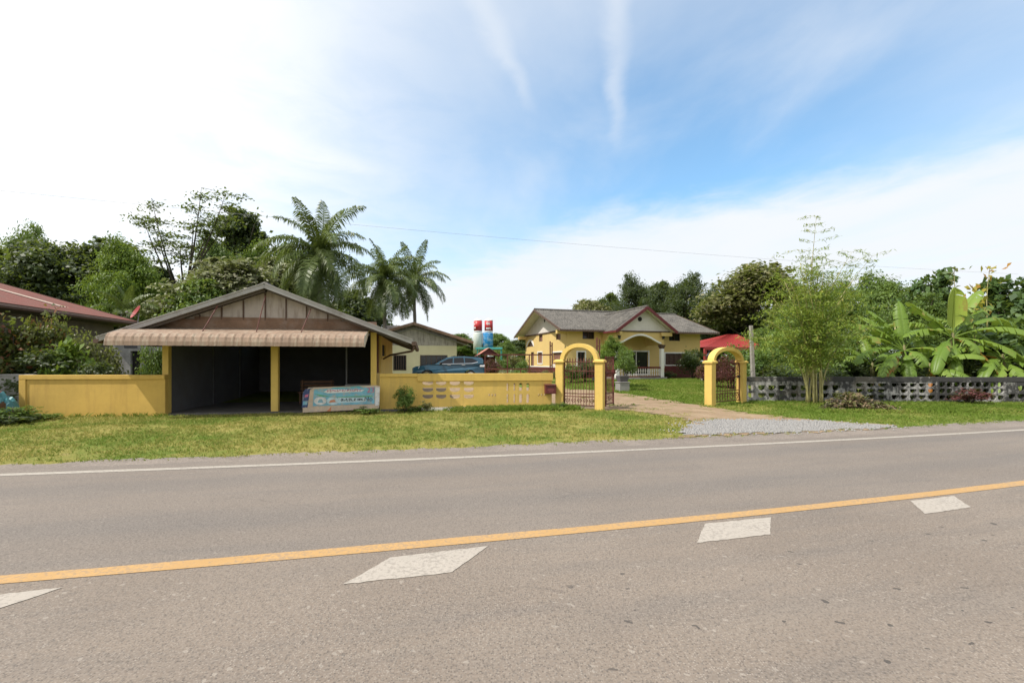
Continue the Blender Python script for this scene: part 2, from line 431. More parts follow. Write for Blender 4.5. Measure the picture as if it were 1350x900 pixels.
def paintmat(name, col, wear):
    m, t, out = newmat(name)
    tc = t.n('ShaderNodeTexCoord').outputs['Object']
    n = t.noise(tc, 28, 5, .75); n2 = t.noise(tc, 2.2, 4, .6)
    c = t.mix(t.sstep(n2, .3, .7), tuple(x * .88 for x in col), col)
    c = t.mix(t.math('MULTIPLY', t.sstep(t.math('ADD', n, t.math('MULTIPLY', n2, .45)), .70, .84), wear), c, (.17, .15, .13))
    b = t.n('ShaderNodeBsdfPrincipled', {'Base Color': c, 'Roughness': .75})
    t.link(t.n('ShaderNodeBump', {'Height': t.noise(tc, 80, 3), 'Strength': .4, 'Distance': .006}).outputs[0], b.inputs['Normal'])
    t.link(b.outputs[0], out.inputs[0]); return m
M['line_white'] = paintmat('worn_white_line', (.37, .335, .285), .6)
M['line_yellow'] = paintmat('worn_yellow_line', (.44, .265, .10), .45)
M['block_white'] = paintmat('worn_white_block', (.385, .345, .295), .5)

def dirtmat(name, c0, c1, grav=.5, green=0.0):
    m, t, out = newmat(name)
    tc = t.n('ShaderNodeTexCoord').outputs['Object']
    c = t.mix(t.sstep(t.noise(tc, .9, 6, .65), .3, .7), c0, c1)
    vo = t.n('ShaderNodeTexVoronoi', {'Vector': tc, 'Scale': 38.0}, voronoi_dimensions='2D')
    r = t.n('ShaderNodeSeparateXYZ', {0: vo.outputs['Color']}).outputs
    st = t.math('MULTIPLY', t.math('GREATER_THAN', r[0], .7), t.sstep(vo.outputs['Distance'], .45, .25))
    c = t.mix(t.math('MULTIPLY', st, grav), c, (.42, .38, .33))
    c = t.mix(t.math('MULTIPLY', t.math('LESS_THAN', r[1], .25), grav * .6), c, tuple(x * .5 for x in c0))
    if green:
        c = t.mix(t.math('MULTIPLY', t.sstep(t.noise(tc, 1.6, 5, .7), .52, .66), green), c, (.13, .125, .035))
    b = t.n('ShaderNodeBsdfPrincipled', {'Base Color': c, 'Roughness': .95, 'Specular IOR Level': .2})
    t.link(t.n('ShaderNodeBump', {'Height': t.math('ADD', t.noise(tc, 25, 4), st), 'Strength': .5, 'Distance': .015}).outputs[0], b.inputs['Normal'])
    t.link(b.outputs[0], out.inputs[0]); return m
M['shoulder'] = dirtmat('dusty_shoulder', (.17, .145, .125), (.235, .20, .17), .45)
M['dirt'] = dirtmat('pinkish_dirt', (.225, .155, .092), (.31, .225, .145), .3, .75)
M['gravel'] = dirtmat('grey_gravel', (.175, .17, .163), (.255, .25, .24), .6)

def groundmat():
    m, t, out = newmat('grassy_ground')
    tc = t.n('ShaderNodeTexCoord').outputs['Object']
    n1 = t.noise(tc, .28, 5, .6); n2 = t.noise(tc, 1.7, 6, .7); n3 = t.noise(tc, 14, 4, .7)
    f = t.math('ADD', t.math('MULTIPLY', n1, .45), t.math('ADD', t.math('MULTIPLY', n2, .35), t.math('MULTIPLY', n3, .2)))
    xy = t.n('ShaderNodeSeparateXYZ', {0: tc}).outputs
    lush = t.math('MAXIMUM', t.sstep(xy[0], 5.0, 12.0), t.sstep(xy[1], 15.0, 17.5))
    dry = t.math('MULTIPLY', t.math('SUBTRACT', 1.0, lush), t.sstep(t.noise(tc, .45, 4, .6), .36, .62, .0, .17))
    f = t.math('ADD', t.math('SUBTRACT', f, .04), dry)
    c = t.mix(t.sstep(f, .40, .66), (.115, .168, .026), (.29, .255, .075))
    c = t.mix(t.math('MULTIPLY', t.sstep(n3, .55, .75), .5), c, (.10, .115, .025))
    c = t.mix(t.math('MULTIPLY', t.sstep(n2, .60, .72), .5), c, (.30, .22, .11))
    b = t.n('ShaderNodeBsdfPrincipled', {'Base Color': c, 'Roughness': .95, 'Specular IOR Level': .15})
    t.link(t.n('ShaderNodeBump', {'Height': t.math('ADD', t.noise(tc, 45, 4, .7), n3), 'Strength': .8, 'Distance': .04}).outputs[0], b.inputs['Normal'])
    t.link(b.outputs[0], out.inputs[0]); return m
M['ground'] = groundmat()

def blademat():
    m, t, out = newmat('grass_blade')
    geo = t.n('ShaderNodeNewGeometry'); rp = geo.outputs['Random Per Island']
    tc = t.n('ShaderNodeTexCoord').outputs['Object']
    f = t.math('ADD', t.math('MULTIPLY', rp, .4), t.math('ADD', t.math('MULTIPLY', t.noise(tc, .28, 5, .6), .55), t.math('MULTIPLY', t.noise(tc, 1.7, 5, .7), .35)))
    at_ = t.n('ShaderNodeAttribute', attribute_name='lush').outputs['Fac']
    xy = t.n('ShaderNodeSeparateXYZ', {0: tc}).outputs
    at_ = t.math('MAXIMUM', at_, t.math('MAXIMUM', t.sstep(xy[0], 5.0, 12.0), t.sstep(xy[1], 15.0, 17.5)))
    f = t.math('SUBTRACT', t.math('ADD', f, t.sstep(t.noise(tc, .45, 4, .6), .36, .62, -.09, .09)), t.math('MULTIPLY', at_, .24))
    c = t.mix(t.sstep(f, .42, .86), (.15, .23, .030), (.40, .365, .11))
    b = t.n('ShaderNodeBsdfPrincipled', {'Base Color': c, 'Roughness': .6, 'Specular IOR Level': .2})
    tr = t.n('ShaderNodeBsdfTranslucent', {'Color': c})
    t.link(t.n('ShaderNodeMixShader', {0: .35, 1: b.outputs[0], 2: tr.outputs[0]}).outputs[0], out.inputs[0]); return m
M['blade'] = blademat()

# ------------------------------------------------------------------ setting: ground, road
def np_mesh(name, V, quads, mats, smooth=False):
    me = bpy.data.meshes.new(name)
    V = np.asarray(V, np.float32); q = np.asarray(quads, np.int32); k = q.shape[1]
    me.vertices.add(len(V)); me.vertices.foreach_set('co', V.ravel())
    me.loops.add(q.size); me.loops.foreach_set('vertex_index', q.ravel())
    me.polygons.add(len(q)); me.polygons.foreach_set('loop_start', np.arange(0, q.size, k, dtype=np.int32))
    me.update(calc_edges=True)
    for m in (mats if isinstance(mats, (list, tuple)) else [mats]): me.materials.append(m)
    if smooth: me.polygons.foreach_set('use_smooth', np.ones(len(q), bool))
    return me

def mkobj(name, me, parent=None, loc=None):
    o = bpy.data.objects.new(name, me); COL.objects.link(o)
    if parent: o.parent = parent
    if loc is not None: o.location = loc
    return o

xs = np.unique(np.concatenate([np.linspace(-900, -60, 12), np.arange(-60, 60.1, 1.0), np.linspace(60, 900, 12)]))
ys = np.unique(np.concatenate([np.linspace(-300, -20, 6), np.arange(-20, 60.1, 1.0), np.linspace(60, 1200, 14)]))
V = [(x, y, gh(x, y)) for y in ys for x in xs]
nx = len(xs)
Q = [(j * nx + i, j * nx + i + 1, (j + 1) * nx + i + 1, (j + 1) * nx + i) for j in range(len(ys) - 1) for i in range(nx - 1)]
tag(mkobj('ground', np_mesh('ground', V, Q, M['ground'], True)), kind='structure')

def strip(name, fa, fb, z, mat, x0=-90, x1=90, step=.5, uv=False, jitter=0.0, seed=1, rows=1):
    r = random.Random(seed); V = []; Q = []
    xs = np.arange(x0, x1 + .01, step)
    j1 = 0.0
    for x in xs:
        j1 = j1 * .6 + r.uniform(-jitter, jitter)
        for k in range(rows + 1):
            q = k / rows; y = fa(x) * (1 - q) + (fb(x) + j1) * q
            V.append((x, y, z))
    w = rows + 1
    for i in range(len(xs) - 1):
        for k in range(rows):
            Q.append((i * w + k, (i + 1) * w + k, (i + 1) * w + k + 1, i * w + k + 1))
    me = np_mesh(name, V, Q, mat)
    if uv:
        l = me.uv_layers.new(name='lane')
        vi = np.zeros(len(me.loops), np.int32); me.loops.foreach_get('vertex_index', vi)
        co = np.array(V)[vi]; u = np.stack([co[:, 0], co[:, 1] - np.array([Yy(a) for a in co[:, 0]])], 1)
        l.data.foreach_set('uv', u.astype(np.float32).ravel())
    return tag(mkobj(name, me), kind='structure')

strip('road', lambda x: Yy(x) - 5.2, lambda x: Yw(x) + .42, 0.0, M['asphalt'], uv=True, rows=14, jitter=.05, step=.25)
def Yg(x): return Yw(x) + 1.05 + .02 * max(-15, min(15, x))
strip('road_shoulder', lambda x: Yw(x) + .2, Yg, -.005, M['shoulder'], step=.12, jitter=.09, rows=3)
strip('near_verge_shoulder', lambda x: Yy(x) - 6.6, lambda x: Yy(x) - 5.0, -.005, M['shoulder'], step=.5)
def seg_strip(name, f, w, mat, z=.004):
    strip(name, lambda x: f(x) - w / 2 * 1.02, lambda x: f(x) + w / 2 * 1.02, z, mat, jitter=.006, step=.2)
seg_strip('road_edge_line', Yw, .15, M['line_white'])
seg_strip('road_centre_line', Yy, .155, M['line_yellow'])
def markpoly(pts):
    # rough edged painted patch
    b = MB(); r = random.Random(int(abs(pts[0][0] * 100))); out = []
    for i in range(len(pts)):
        a = Vector(pts[i]); c = Vector(pts[(i + 1) % len(pts)]); n = max(2, int((c - a).length / .05))
        for k in range(n):
            p = a.lerp(c, k / n); out.append((p.x + r.uniform(-.006, .006), p.y + r.uniform(-.006, .006), .004))
    b.poly(out)
    return tag(b.build('road_marking', M['block_white']), kind='structure')
for q in ([(452.5, 772.5), (515, 736.5), (644, 721.5), (595, 756.5)],
          [(918.5, 717.5), (930, 691.5), (1016.5, 683.5), (1015, 706)],
          [(1200, 661.5), (1257.5, 655), (1280, 670), (1220, 679)]):
    pp = [gp(*p) for p in q]
    markpoly([(p[0], p[1]) for p in pp])
markpoly([(-3.19 - 1.006, 3.243 - .68), (-3.19 - .786, 3.243 - .23), (-3.19, 3.243), (-3.446, 2.753)])

def sheet(name, pts, mat, dz, jit=.08, seed=3, sp=.5):
    r = random.Random(seed); bd = []
    for i in range(len(pts)):
        a = Vector(pts[i][:2]); c = Vector(pts[(i + 1) % len(pts)][:2]); n = max(1, int((c - a).length / .15))
        for k in range(n):
            p = a.lerp(c, k / n); bd.append(Vector((p.x + r.uniform(-jit, jit), p.y + r.uniform(-jit, jit))))
    nb = len(bd)
    x0 = min(p.x for p in bd); x1 = max(p.x for p in bd); y0 = min(p.y for p in bd); y1 = max(p.y for p in bd)
    def inside(p):
        c = False; j = nb - 1
        for i in range(nb):
            if (bd[i].y > p.y) != (bd[j].y > p.y) and p.x < (bd[j].x - bd[i].x) * (p.y - bd[i].y) / (bd[j].y - bd[i].y) + bd[i].x: c = not c
            j = i
        return c
    vs = list(bd)
    x = x0
    while x < x1:
        y = y0
        while y < y1:
            p = Vector((x + r.uniform(-.1, .1), y + r.uniform(-.1, .1)))
            if inside(p) and min((p - q).length for q in bd) > .12: vs.append(p)
            y += sp
        x += sp
    res = delaunay_2d_cdt(vs, [(i, (i + 1) % nb) for i in range(nb)], [], 1, 1e-4)
    b = MB(); b.v = [(p.x, p.y, gh(p.x, p.y) + dz) for p in res[0]]; b.f = [tuple(f) for f in res[2]]; b.m = [0] * len(b.f)
    o = b.build(name, mat)
    if sum(p.normal.z for p in o.data.polygons) < 0: o.data.flip_normals()
    tag(o, kind='structure')
    return inside
drv = [gp(*p)[:2] for p in [(809, 517), (850, 523), (930, 535.5), (985, 545), (1080, 554), (1175, 560.5), (1155, 566), (1000, 573), (900, 575.5), (905, 566), (915, 556), (870, 546), (830, 541.5), (797, 540.5)]]
yard = [(2.2, 16.1), (-3.2, 16.1), (-4.3, 17.5), (-6.0, 30.0), (.5, 31.0), (.2, 25.0), (2.4, 24.0), (4.3, 23.8)]
in_drv = sheet('driveway', drv + yard, M['dirt'], .016, .20, 3)
grv = [gp(*p)[:2] for p in [(897, 570), (925, 556.5), (985, 553.5), (1060, 555), (1172, 562.5), (1150, 566), (1060, 569.5), (905, 575)]]
in_grv = sheet('gravel_patch', grv, M['gravel'], .024, .22, 5, .3)
rg = np.random.default_rng(4)
# loose stones on the gravel patch
V = []; Fq = []
gx = [p[0] for p in grv]; gy = [p[1] for p in grv]
cnt = 0
while cnt < 3800:
    x = rg.uniform(min(gx) - .3, max(gx) + .3); y = rg.uniform(min(gy) - .3, max(gy) + .3)
    if not in_grv(Vector((x, y))):
        if not in_grv(Vector((x + rg.normal() * .3, y + rg.normal() * .2))) or rg.random() > .35: continue
    s = rg.uniform(.012, .032); z = gh(x, y) + .024; n = len(V); a = rg.uniform(0, 6.28)
    for k in range(4):
        V.append((x + s * math.cos(a + k * 1.57) * rg.uniform(.7, 1.3), y + s * math.sin(a + k * 1.57) * rg.uniform(.7, 1.3), z))
    for k in range(4):
        V.append((x + .6 * s * math.cos(a + k * 1.57 + .4), y + .6 * s * math.sin(a + k * 1.57 + .4), z + s * rg.uniform(.5, 1.0)))
    for k in range(4):
        k2 = (k + 1) % 4; Fq.append((n + k, n + k2, n + 4 + k2, n + 4 + k))
    Fq.append((n + 4, n + 5, n + 6, n + 7)); cnt += 1
tag(mkobj('gravel_stones', np_mesh('gravel_stones', V, Fq, M['pebble'])), label='loose grey gravel stones spread at the driveway mouth', cat='gravel', kind='stuff')

# ------------------------------------------------------------------ leaf clouds
def leaf_quads(C, N, L, W, rng, droop=.0, fold=.12):
    n = len(C)
    T = rng.normal(size=(n, 3)); N = N / (np.linalg.norm(N, axis=1, keepdims=True) + 1e-9)
    T -= N * (T * N).sum(1, keepdims=True); T /= (np.linalg.norm(T, axis=1, keepdims=True) + 1e-9)
    B = np.cross(N, T)
    L = L[:, None]; W = W[:, None]
    up = np.array([0, 0, 1.0])
    a = C - T * L * .5; c = C + T * L * .5 - up * droop * L
    m = C - T * L * .05
    b = m + B * W * .5 + N * fold * W; d = m - B * W * .5 + N * fold * W
    V = np.stack([a, b, c, d], 1).reshape(-1, 3)
    q = np.arange(n * 4, dtype=np.int32).reshape(-1, 4)
    return V, q

def blob_leaves(rng, blobs, clumps, per, size, asp=.55, sig=.22, flat=.6, hollow=.55, zmin=-.45, lay=.5):
    Cs = []; Ns = []
    tot = sum(b[3] * b[4] for b in blobs)
    for (cx, cy, cz, rx, ry, rz) in blobs:
        k = max(3, int(clumps * rx * ry / tot))
        d = rng.normal(size=(k, 3)); d /= np.linalg.norm(d, axis=1, keepdims=True)
        d[:, 2] = np.where(d[:, 2] < zmin, -d[:, 2], d[:, 2])
        rad = (hollow + (1 - hollow) * rng.random((k, 1)) ** .5) * rng.uniform(.8, 1.12, (k, 1))
        p = np.array([cx, cy, cz]) + d * np.array([rx, ry, rz]) * rad
        pn = rng.integers(int(per * .6), int(per * 1.4) + 1, k)
        idx = np.repeat(np.arange(k), pn); n = len(idx)
        s = sig * (rx + ry + rz) / 3 * rng.uniform(.6, 1.3, (k, 1))
        g = rng.normal(size=(n, 3)) * s[idx] * np.array([1, 1, flat])
        Cs.append(p[idx] + g); Ns.append(d[idx] * .5 + np.array([0, 0, lay]) + rng.normal(size=(n, 3)) * .55)
    C = np.concatenate(Cs); N = np.concatenate(Ns)
    L = size * rng.uniform(.65, 1.35, len(C))
    return leaf_quads(C, N, L, L * asp * rng.uniform(.8, 1.2, len(C)), rng, .08)

def limbs(mb, rng, base, top, r0, blobs, n=7):
    base = Vector(base); top = Vector(top)
    mid = base.lerp(top, .5) + Vector((rng.normal() * .15, rng.normal() * .15, 0))
    mb.tube([base, base.lerp(mid, .5), mid, top], [r0 * 1.25, r0, r0 * .85, r0 * .6], n)
    for b in blobs:
        c = Vector(b[:3]); s = base.lerp(top, rng.uniform(.6, 1.0))
        m = s.lerp(c, .5) + Vector((rng.normal() * .2, rng.normal() * .2, rng.uniform(-.1, .4)))
        mb.tube([s, m, c, c + (c - m) * .3], [r0 * .45, r0 * .32, r0 * .16, r0 * .05], 5)
        for _ in range(3):
            e = c + Vector((rng.normal() * b[3] * .5, rng.normal() * b[4] * .5, rng.normal() * b[5] * .4 + .2))
            mb.tube([m.lerp(c, rng.uniform(.3, .9)), m.lerp(e, .6), e], [r0 * .16, r0 * .1, r0 * .03], 4)

TREES = {}
def tree_kind(key, seed, H, Rr, nb, clumps, per, size, th, asp=.55, shape='broad', sig=.25, hollow=.5, leaf='dark', bark='barkdark', lay=.5, tr=None):
    rng = np.random.default_rng(seed); blobs = []
    for i in range(nb):
        a = 2.4 * i + rng.uniform(-.4, .4); q = (i + .5) / nb
        z = th + (H - th) * (.22 + .62 * q)
        if shape == 'broad': rr = Rr * (1 - .75 * max(0, q - .35) / .65) * rng.uniform(.45, .8)
        elif shape == 'tall': rr = Rr * .6 * rng.uniform(.2, .9) * (1 - .5 * q)
        else: rr = Rr * .75 * rng.uniform(.3, 1)
        br = Rr * rng.uniform(.34, .52)
        blobs.append((math.cos(a) * rr, math.sin(a) * rr, z, br, br, br * rng.uniform(.6, .85) * min(1.0, (H - th) / (1.6 * Rr) + .2)))
    blobs.append((0, 0, H - Rr * .38, Rr * .42, Rr * .42, Rr * .36))
    for i in range(10):
        a = rng.uniform(0, 6.28); b = blobs[int(rng.integers(nb + 1))]; k = Rr * rng.uniform(.2, .3)
        blobs.append((b[0] + math.cos(a) * b[3] * .6, b[1] + math.sin(a) * b[3] * .6, b[2] + b[5] * rng.uniform(.45, .8), k, k, k * 1.1))
    V, q = blob_leaves(rng, blobs, clumps, per, size, asp, sig, .6, hollow, lay=lay)
    cm = np_mesh('crown', V, q, LM[leaf])
    mb = MB(); limbs(mb, rng, (0, 0, -.2), (rng.normal() * .2, rng.normal() * .2, th + .2 * (H - th)), tr or H * .022, blobs)
    o = mb.build('trunk', M[bark], smooth=True); tm = o.data; bpy.data.objects.remove(o)
    TREES[key] = (tm, cm, float(np.percentile(V[:, 2], 99.6)), float(np.percentile(np.abs(V[:, :2]), 97.5)))

tree_kind('broad', 11, 10, 4.2, 9, 330, 72, .34, 2.6)
tree_kind('round', 12, 10, 4.0, 8, 320, 74, .32, 3.0, hollow=.6)
tree_kind('tall', 13, 10, 2.7, 9, 300, 72, .31, 2.2, shape='tall')
tree_kind('layer', 14, 10, 4.4, 10, 270, 78, .36, 2.8, sig=.26, lay=.9)
tree_kind('fine', 15, 8, 3.6, 9, 380, 74, .21, 1.6, asp=.4)
tree_kind('bigleaf', 16, 7, 2.6, 8, 160, 22, .42, 1.5, asp=.75, sig=.3)

def setmat(o, m):
    o.material_slots[0].link = 'OBJECT'; o.material_slots[0].material = m

def tree(kind, px, topy, Y, wpx, leaf, label, rot=None, group='trees standing behind the houses', name='tree', cat='tree', deep=1.0):
    tm, cm, H, Rr = TREES[kind]
    X = (px - CX) / F * Y; g = gh(X, Y); zt = CAMZ - (topy - HY) / F * Y
    sz = (zt - g) / H; sx = wpx / F * Y / (2 * Rr)
    o = empty(name, (X, Y, g), rot if rot is not None else rnd.uniform(0, 6.28), label, cat, group)
    for nm, me in (('trunk', tm), ('crown', cm)):
        c = mkobj(nm, me, o); c.scale = (sx, sx * deep, sz)
        if nm == 'crown': setmat(c, LM[leaf])
    return o

BUSH = {}
def bush_kind(key, seed, H, Rr, nb, clumps, per, size, asp, leaf, stems=5):
    rng = np.random.default_rng(seed); blobs = []
    for i in range(nb):
        a = 2.4 * i; rr = Rr * rng.uniform(.15, .62)
        blobs.append((math.cos(a) * rr, math.sin(a) * rr, H * rng.uniform(.3, .72), Rr * rng.uniform(.35, .5), Rr * rng.uniform(.35, .5), H * rng.uniform(.22, .32)))
    V, q = blob_leaves(rng, blobs, clumps, per, size, asp, .28, .7, .35, zmin=-.9)
    cm = np_mesh('foliage', V, q, LM[leaf])
    mb = MB()
    for i in range(stems):
        a = rng.uniform(0, 6.28); b = blobs[i % nb]
        p0 = Vector((math.cos(a) * .1 * Rr, math.sin(a) * .1 * Rr, -.05)); p2 = Vector(b[:3])
        mb.tube([p0, p0.lerp(p2, .5) + Vector((0, 0, .1)), p2, p2 + Vector((0, 0, b[5]))], [.03, .022, .014, .004], 5)
    o = mb.build('stem', M['barkdark'], smooth=True); sm = o.data; bpy.data.objects.remove(o)
    BUSH[key] = (sm, cm, float(np.percentile(V[:, 2], 99.5)), float(np.percentile(np.abs(V[:, :2]), 97)))
bush_kind('loose', 21, 2, 1.2, 7, 110, 36, .13, .5, 'mid')
bush_kind('dense', 22, 2, 1.1, 6, 120, 46, .11, .55, 'dark')
bush_kind('broadleaf', 23, 2, 1.2, 7, 80, 20, .26, .6, 'big')
bush_kind('small', 24, 1, .5, 5, 46, 26, .09, .45, 'mid')

def bush(kind, px, topy, Y, wpx, leaf, label, group=None, flat=None, name='bush', cat='bush', X=None):
    sm, cm, H, Rr = BUSH[kind]
    if X is None: X = (px - CX) / F * Y
    g = gh(X, Y); zt = CAMZ - (topy - HY) / F * Y
    sz = max(.1, (zt - g)) / H; sx = wpx / F * Y / (2 * Rr)
    o = empty(name, (X, Y, g), rnd.uniform(0, 6.28) if not flat else CA, label, cat, group)
    for nm, me in (('stem', sm), ('foliage', cm)):
        c = mkobj(nm, me, o); c.scale = (sx, sx * (flat or 1.0), sz)
        if nm == 'foliage': setmat(c, LM[leaf])
    return o

# ------------------------------------------------------------------ open carport building
CA = math.atan2(.19, .982)
cf = Frame(-10.3, 14.0, CA)
cp = empty('carport_building', (cf.o[0], cf.o[1], 0), CA, 'open fronted carport building with grey gable, yellow posts and dark interior', 'carport')
A0, A1, DEP = 0.0, 5.9, 8.0
AP, ZAP, HW, ZE = 2.64, 3.99, 4.43, 2.30
SL = (ZAP - ZE) / HW
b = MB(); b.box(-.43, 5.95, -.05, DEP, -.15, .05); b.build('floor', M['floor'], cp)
for a0, a1, dz in ((-.41, -.24, 2.6), (2.66, 2.87, 2.6), (5.72, 5.9, 2.9)):
    b = MB(); b.box(a0, a1, 0, .18, -.1, dz); b.build('column', M['yellow'], cp, bevel=.008)
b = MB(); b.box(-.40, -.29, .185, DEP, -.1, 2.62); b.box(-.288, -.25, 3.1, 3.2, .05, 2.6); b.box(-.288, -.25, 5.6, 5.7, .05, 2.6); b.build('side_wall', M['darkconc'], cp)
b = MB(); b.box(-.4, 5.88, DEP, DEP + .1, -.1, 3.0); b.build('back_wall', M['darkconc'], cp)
# right wall: low wall, opening, then solid with a vent
wz = 2.62
def rx(px): return cf.fy(px, A1)
y1, y2 = rx(502.2), 7.95
v0, v1 = rx(503.9), rx(508.3)
b = MB(); b.plate([(.19, -.1), (y2, -.1), (y2, wz), (y1, wz), (y1, 1.24), (.19, 1.24)], [[(v0, 1.86), (v1, 1.86), (v1, 2.3), (v0, 2.3)]], A1 - .09, A1, 'x'); b.build('side_wall', M['yellow'], cp)
b = MB(); b.box(A1 - .07, A1 - .05, v0 - .02, v1 + .02, 1.84, 2.32); b.build('vent', M['dark'], cp)
b = MB()
for k in range(4): b.bar((A1 - .03, .3 + k * .3, 1.24), (A1 - .03, .3 + k * .3, 2.6), .02, .02)
b.build('window_bars', M['rust'], cp)
b = MB(); b.box(-.45, A1, -.02, .16, 2.602, 2.95); b.build('beam', M['beam'], cp)
# gable boards
g0, g1 = AP - (ZAP - .1 - 2.95) / SL, AP + (ZAP - .1 - 2.95) / SL
b = MB(); b.plate([(g0, 2.95), (g1, 2.95), (AP, ZAP - .1)], [], .03, .06); gb = b.build('gable_wall', M['gable'], cp)
b = MB()
for px in (263, 292, 320.7, 349.6, 377, 404, 432):
    u = cf.fx(px, .0); zt = ZAP - .12 - SL * abs(u - AP)
    if zt > 3.0:
        b = MB(); b.box(u - .02, u + .02, .0, .028, 2.952, zt); b.build('batten', M['brown'], gb)
b = MB(); b.box(g0 + .3, g1 - .3, .0, .028, 2.955, 3.03); b.build('batten', M['beam'], gb)
# roof
b = MB()
for s in (-1, 1):
    ex = AP + s * HW
    b.corr((ex, -.5, ZE), (ex, DEP + .3, ZE), (AP, -.5, ZAP), (AP, DEP + .3, ZAP), .18, .022)
rf = b.build('roof', M['asbestos'], cp)
b = MB()
for s in (-1, 1):
    for k in range(9):
        y = -.35 + k * 1.0
        b.bar((AP + s * .05, y, ZAP - .12), (AP + s * (HW - .1), y, ZE - .06), .05, .12)
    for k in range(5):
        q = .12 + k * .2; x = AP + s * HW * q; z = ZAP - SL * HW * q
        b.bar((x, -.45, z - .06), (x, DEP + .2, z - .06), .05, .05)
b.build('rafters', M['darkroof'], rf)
b = MB()
for s in (-1, 1):
    ex = AP + s * (HW + .02)
    b.bar((AP, -.53, ZAP - .03), (ex, -.53, ZE - .03), .05, .13)
    b.bar((AP, -.50, ZAP + .048), (ex, -.50, ZE + .048), .16, .024)
b.build('verge_cap', M['verge'], rf)
b = MB(); b.tube([(AP, -.5, ZAP + .02), (AP, DEP + .3, ZAP + .02)], .09, 8); b.build('ridge_cap', M['asbestos'], rf)
for s in (-1, 1):
    ex = AP + s * (HW + .05)
    pts = [(ex - .06, ZE - .02), (ex - .06, ZE - .13), (ex + .06, ZE - .13), (ex + .09, ZE - .01)]
    b = MB(); b.plate(pts, [], -.56, DEP + .3); b.build('gutter', M['brown'], cp)
gx_ = AP + HW + .05
b = MB(); b.tube([(gx_, -.4, ZE - .1), (gx_, -.38, ZE - .26), (gx_ - .06, -.3, ZE - .32), (A1 + .35, 1.5, ZE - .42), (A1 + .05, 2.2, ZE - .55)], .035, 8); b.build('downpipe', M['brown'], cp, smooth=True)
# awning
aw0, aw1 = -1.16, 5.67
prof = [(0.0, 2.69), (-.55, 2.58), (-1.0, 2.47), (-1.16, 2.42), (-1.26, 2.33), (-1.31, 2.2), (-1.32, 2.08)]
b = MB(); per = .213; nw = int((aw1 - aw0) / per); n = nw * 8
base = 0
for i in range(n + 1):
    x = aw0 + (aw1 - aw0) * i / n
    ph = (i % 8) / 8
    o = .020 if ph == 0 else (.012 if ph in (.125, .875) else 0)
    for (y, z) in prof:
        dd = o * (.4 if y > -1.1 else (1 if z > 2.25 else .3))
        b.v.append((x, y - dd * .8, z + dd * .6))
w = len(prof)
for i in range(n):
    for j in range(w - 1): b.f.append((i * w + j, (i + 1) * w + j, (i + 1) * w + j + 1, i * w + j + 1)); b.m.append(0)
aw = b.build('awning', M['awning'], cp)
for x in (aw0, aw1):
    b = MB(); b.plate([(y, z) for y, z in prof] + [(-1.2, 2.07), (-.2, 2.55)], [], x - .012, x + .012, 'x'); b.build('awning_end', M['awning_end'], aw)
b = MB()
for x in (aw0 + .03, 1.2, 3.0, aw1 - .03): b.bar((x, 0, 2.6), (x, -1.22, 2.3), .03, .04)
b.bar((aw0, -1.27, 2.15), (aw1, -1.27, 2.15), .03, .04); b.build('awning_frame', M['rust'], aw)
for pa, pb in (((287, 400), (267, 434.5)), ((350, 387), (338, 435)), ((410, 404), (397, 437))):
    ua = cf.fx(pa[0], -.48); ub = cf.fx(pb[0], -.78)
    b = MB(); b.tube([(ua, -.48, cf.fz(pa[0], pa[1] + 3, -.48)), (ub, -.78, 2.53)], .016, 6); b.build('stay_rod', M['rust'], aw)

# things inside the carport
th = empty('wooden_bench', (*cf.w(3.45, 2.6), .05), CA, 'dark wooden bench standing inside the shaded carport', 'bench')
b = MB(); b.box(-.6, .6, -.2, .2, .42, .46); b.build('seat', M['wood'], th)
b = MB()
for k in range(3): b.box(-.6, .6, .19, .22, .52 + k * .13, .6 + k * .13)
b.build('backrest', M['wood'], th)
for sx in (-.55, .5):
    for sy in (-.18, .16):
        b = MB(); b.box(sx, sx + .05, sy, sy + .05, 0, .42 if sy < 0 else .9); b.build('leg', M['wood'], th)
b = MB(); b.tube([(0, 0, 0), (0, 0, 2.95)], .035, 8)
o = b.build('steel_post', M['steel'], None, loc=(*cf.w(4.45, 3.2), .05)); tag(o, 'thin grey steel post inside the dark carport', 'post')
th = empty('side_table', (*cf.w(5.1, 1.9), .05), CA, 'low grey topped table half hidden behind the banner', 'table')
b = MB(); b.box(-.45, .45, -.3, .3, .72, .76); b.build('tabletop', M['greywall'], th)
for sx in (-.4, .36):
    for sy in (-.26, .22):
        b = MB(); b.box(sx, sx + .04, sy, sy + .04, 0, .72); b.build('leg', M['steel'], th)

# banner board
bl = cf.fx(399, -.28); br_ = cf.fx(499.5, -.28)
bw = br_ - bl
ban = empty('banner_board', (*cf.w(bl, -.28), 0), CA, 'weathered printed banner board with blue panels leaning before the right carport post', 'banner')
BH = .86
def bz(u, z): return -.02 + .12 * z     # leaning slightly back
def bpoly(pts, off, mat, name):
    b = MB(); b.plate(pts, [], -.004, .004)
    b.v = [(x, y + .12 * z - off, z) for x, y, z in b.v]
    return b.build(name, mat, ban)
BM = {k: plain('banner_' + k, c, .6, .15, 4, 0, 40, (.40, .37, .31), .8, 7) for k, c in dict(cream=(.52, .40, .29), blue=(.16, .40, .50), pale=(.44, .58, .62), navy=(.035, .06, .15), pink=(.52, .13, .22), teal=(.06, .34, .36), white=(.66, .66, .64), orange=(.5, .2, .1), green=(.12, .36, .22), black=(.03, .03, .045), grey=(.33, .33, .36)).items()}
bpoly([(0, .02), (bw, .10), (bw + .03, BH - .03), (bw - .1, BH), (.16, BH - .05), (-.01, BH - .2)], 0, BM['cream'], 'board')
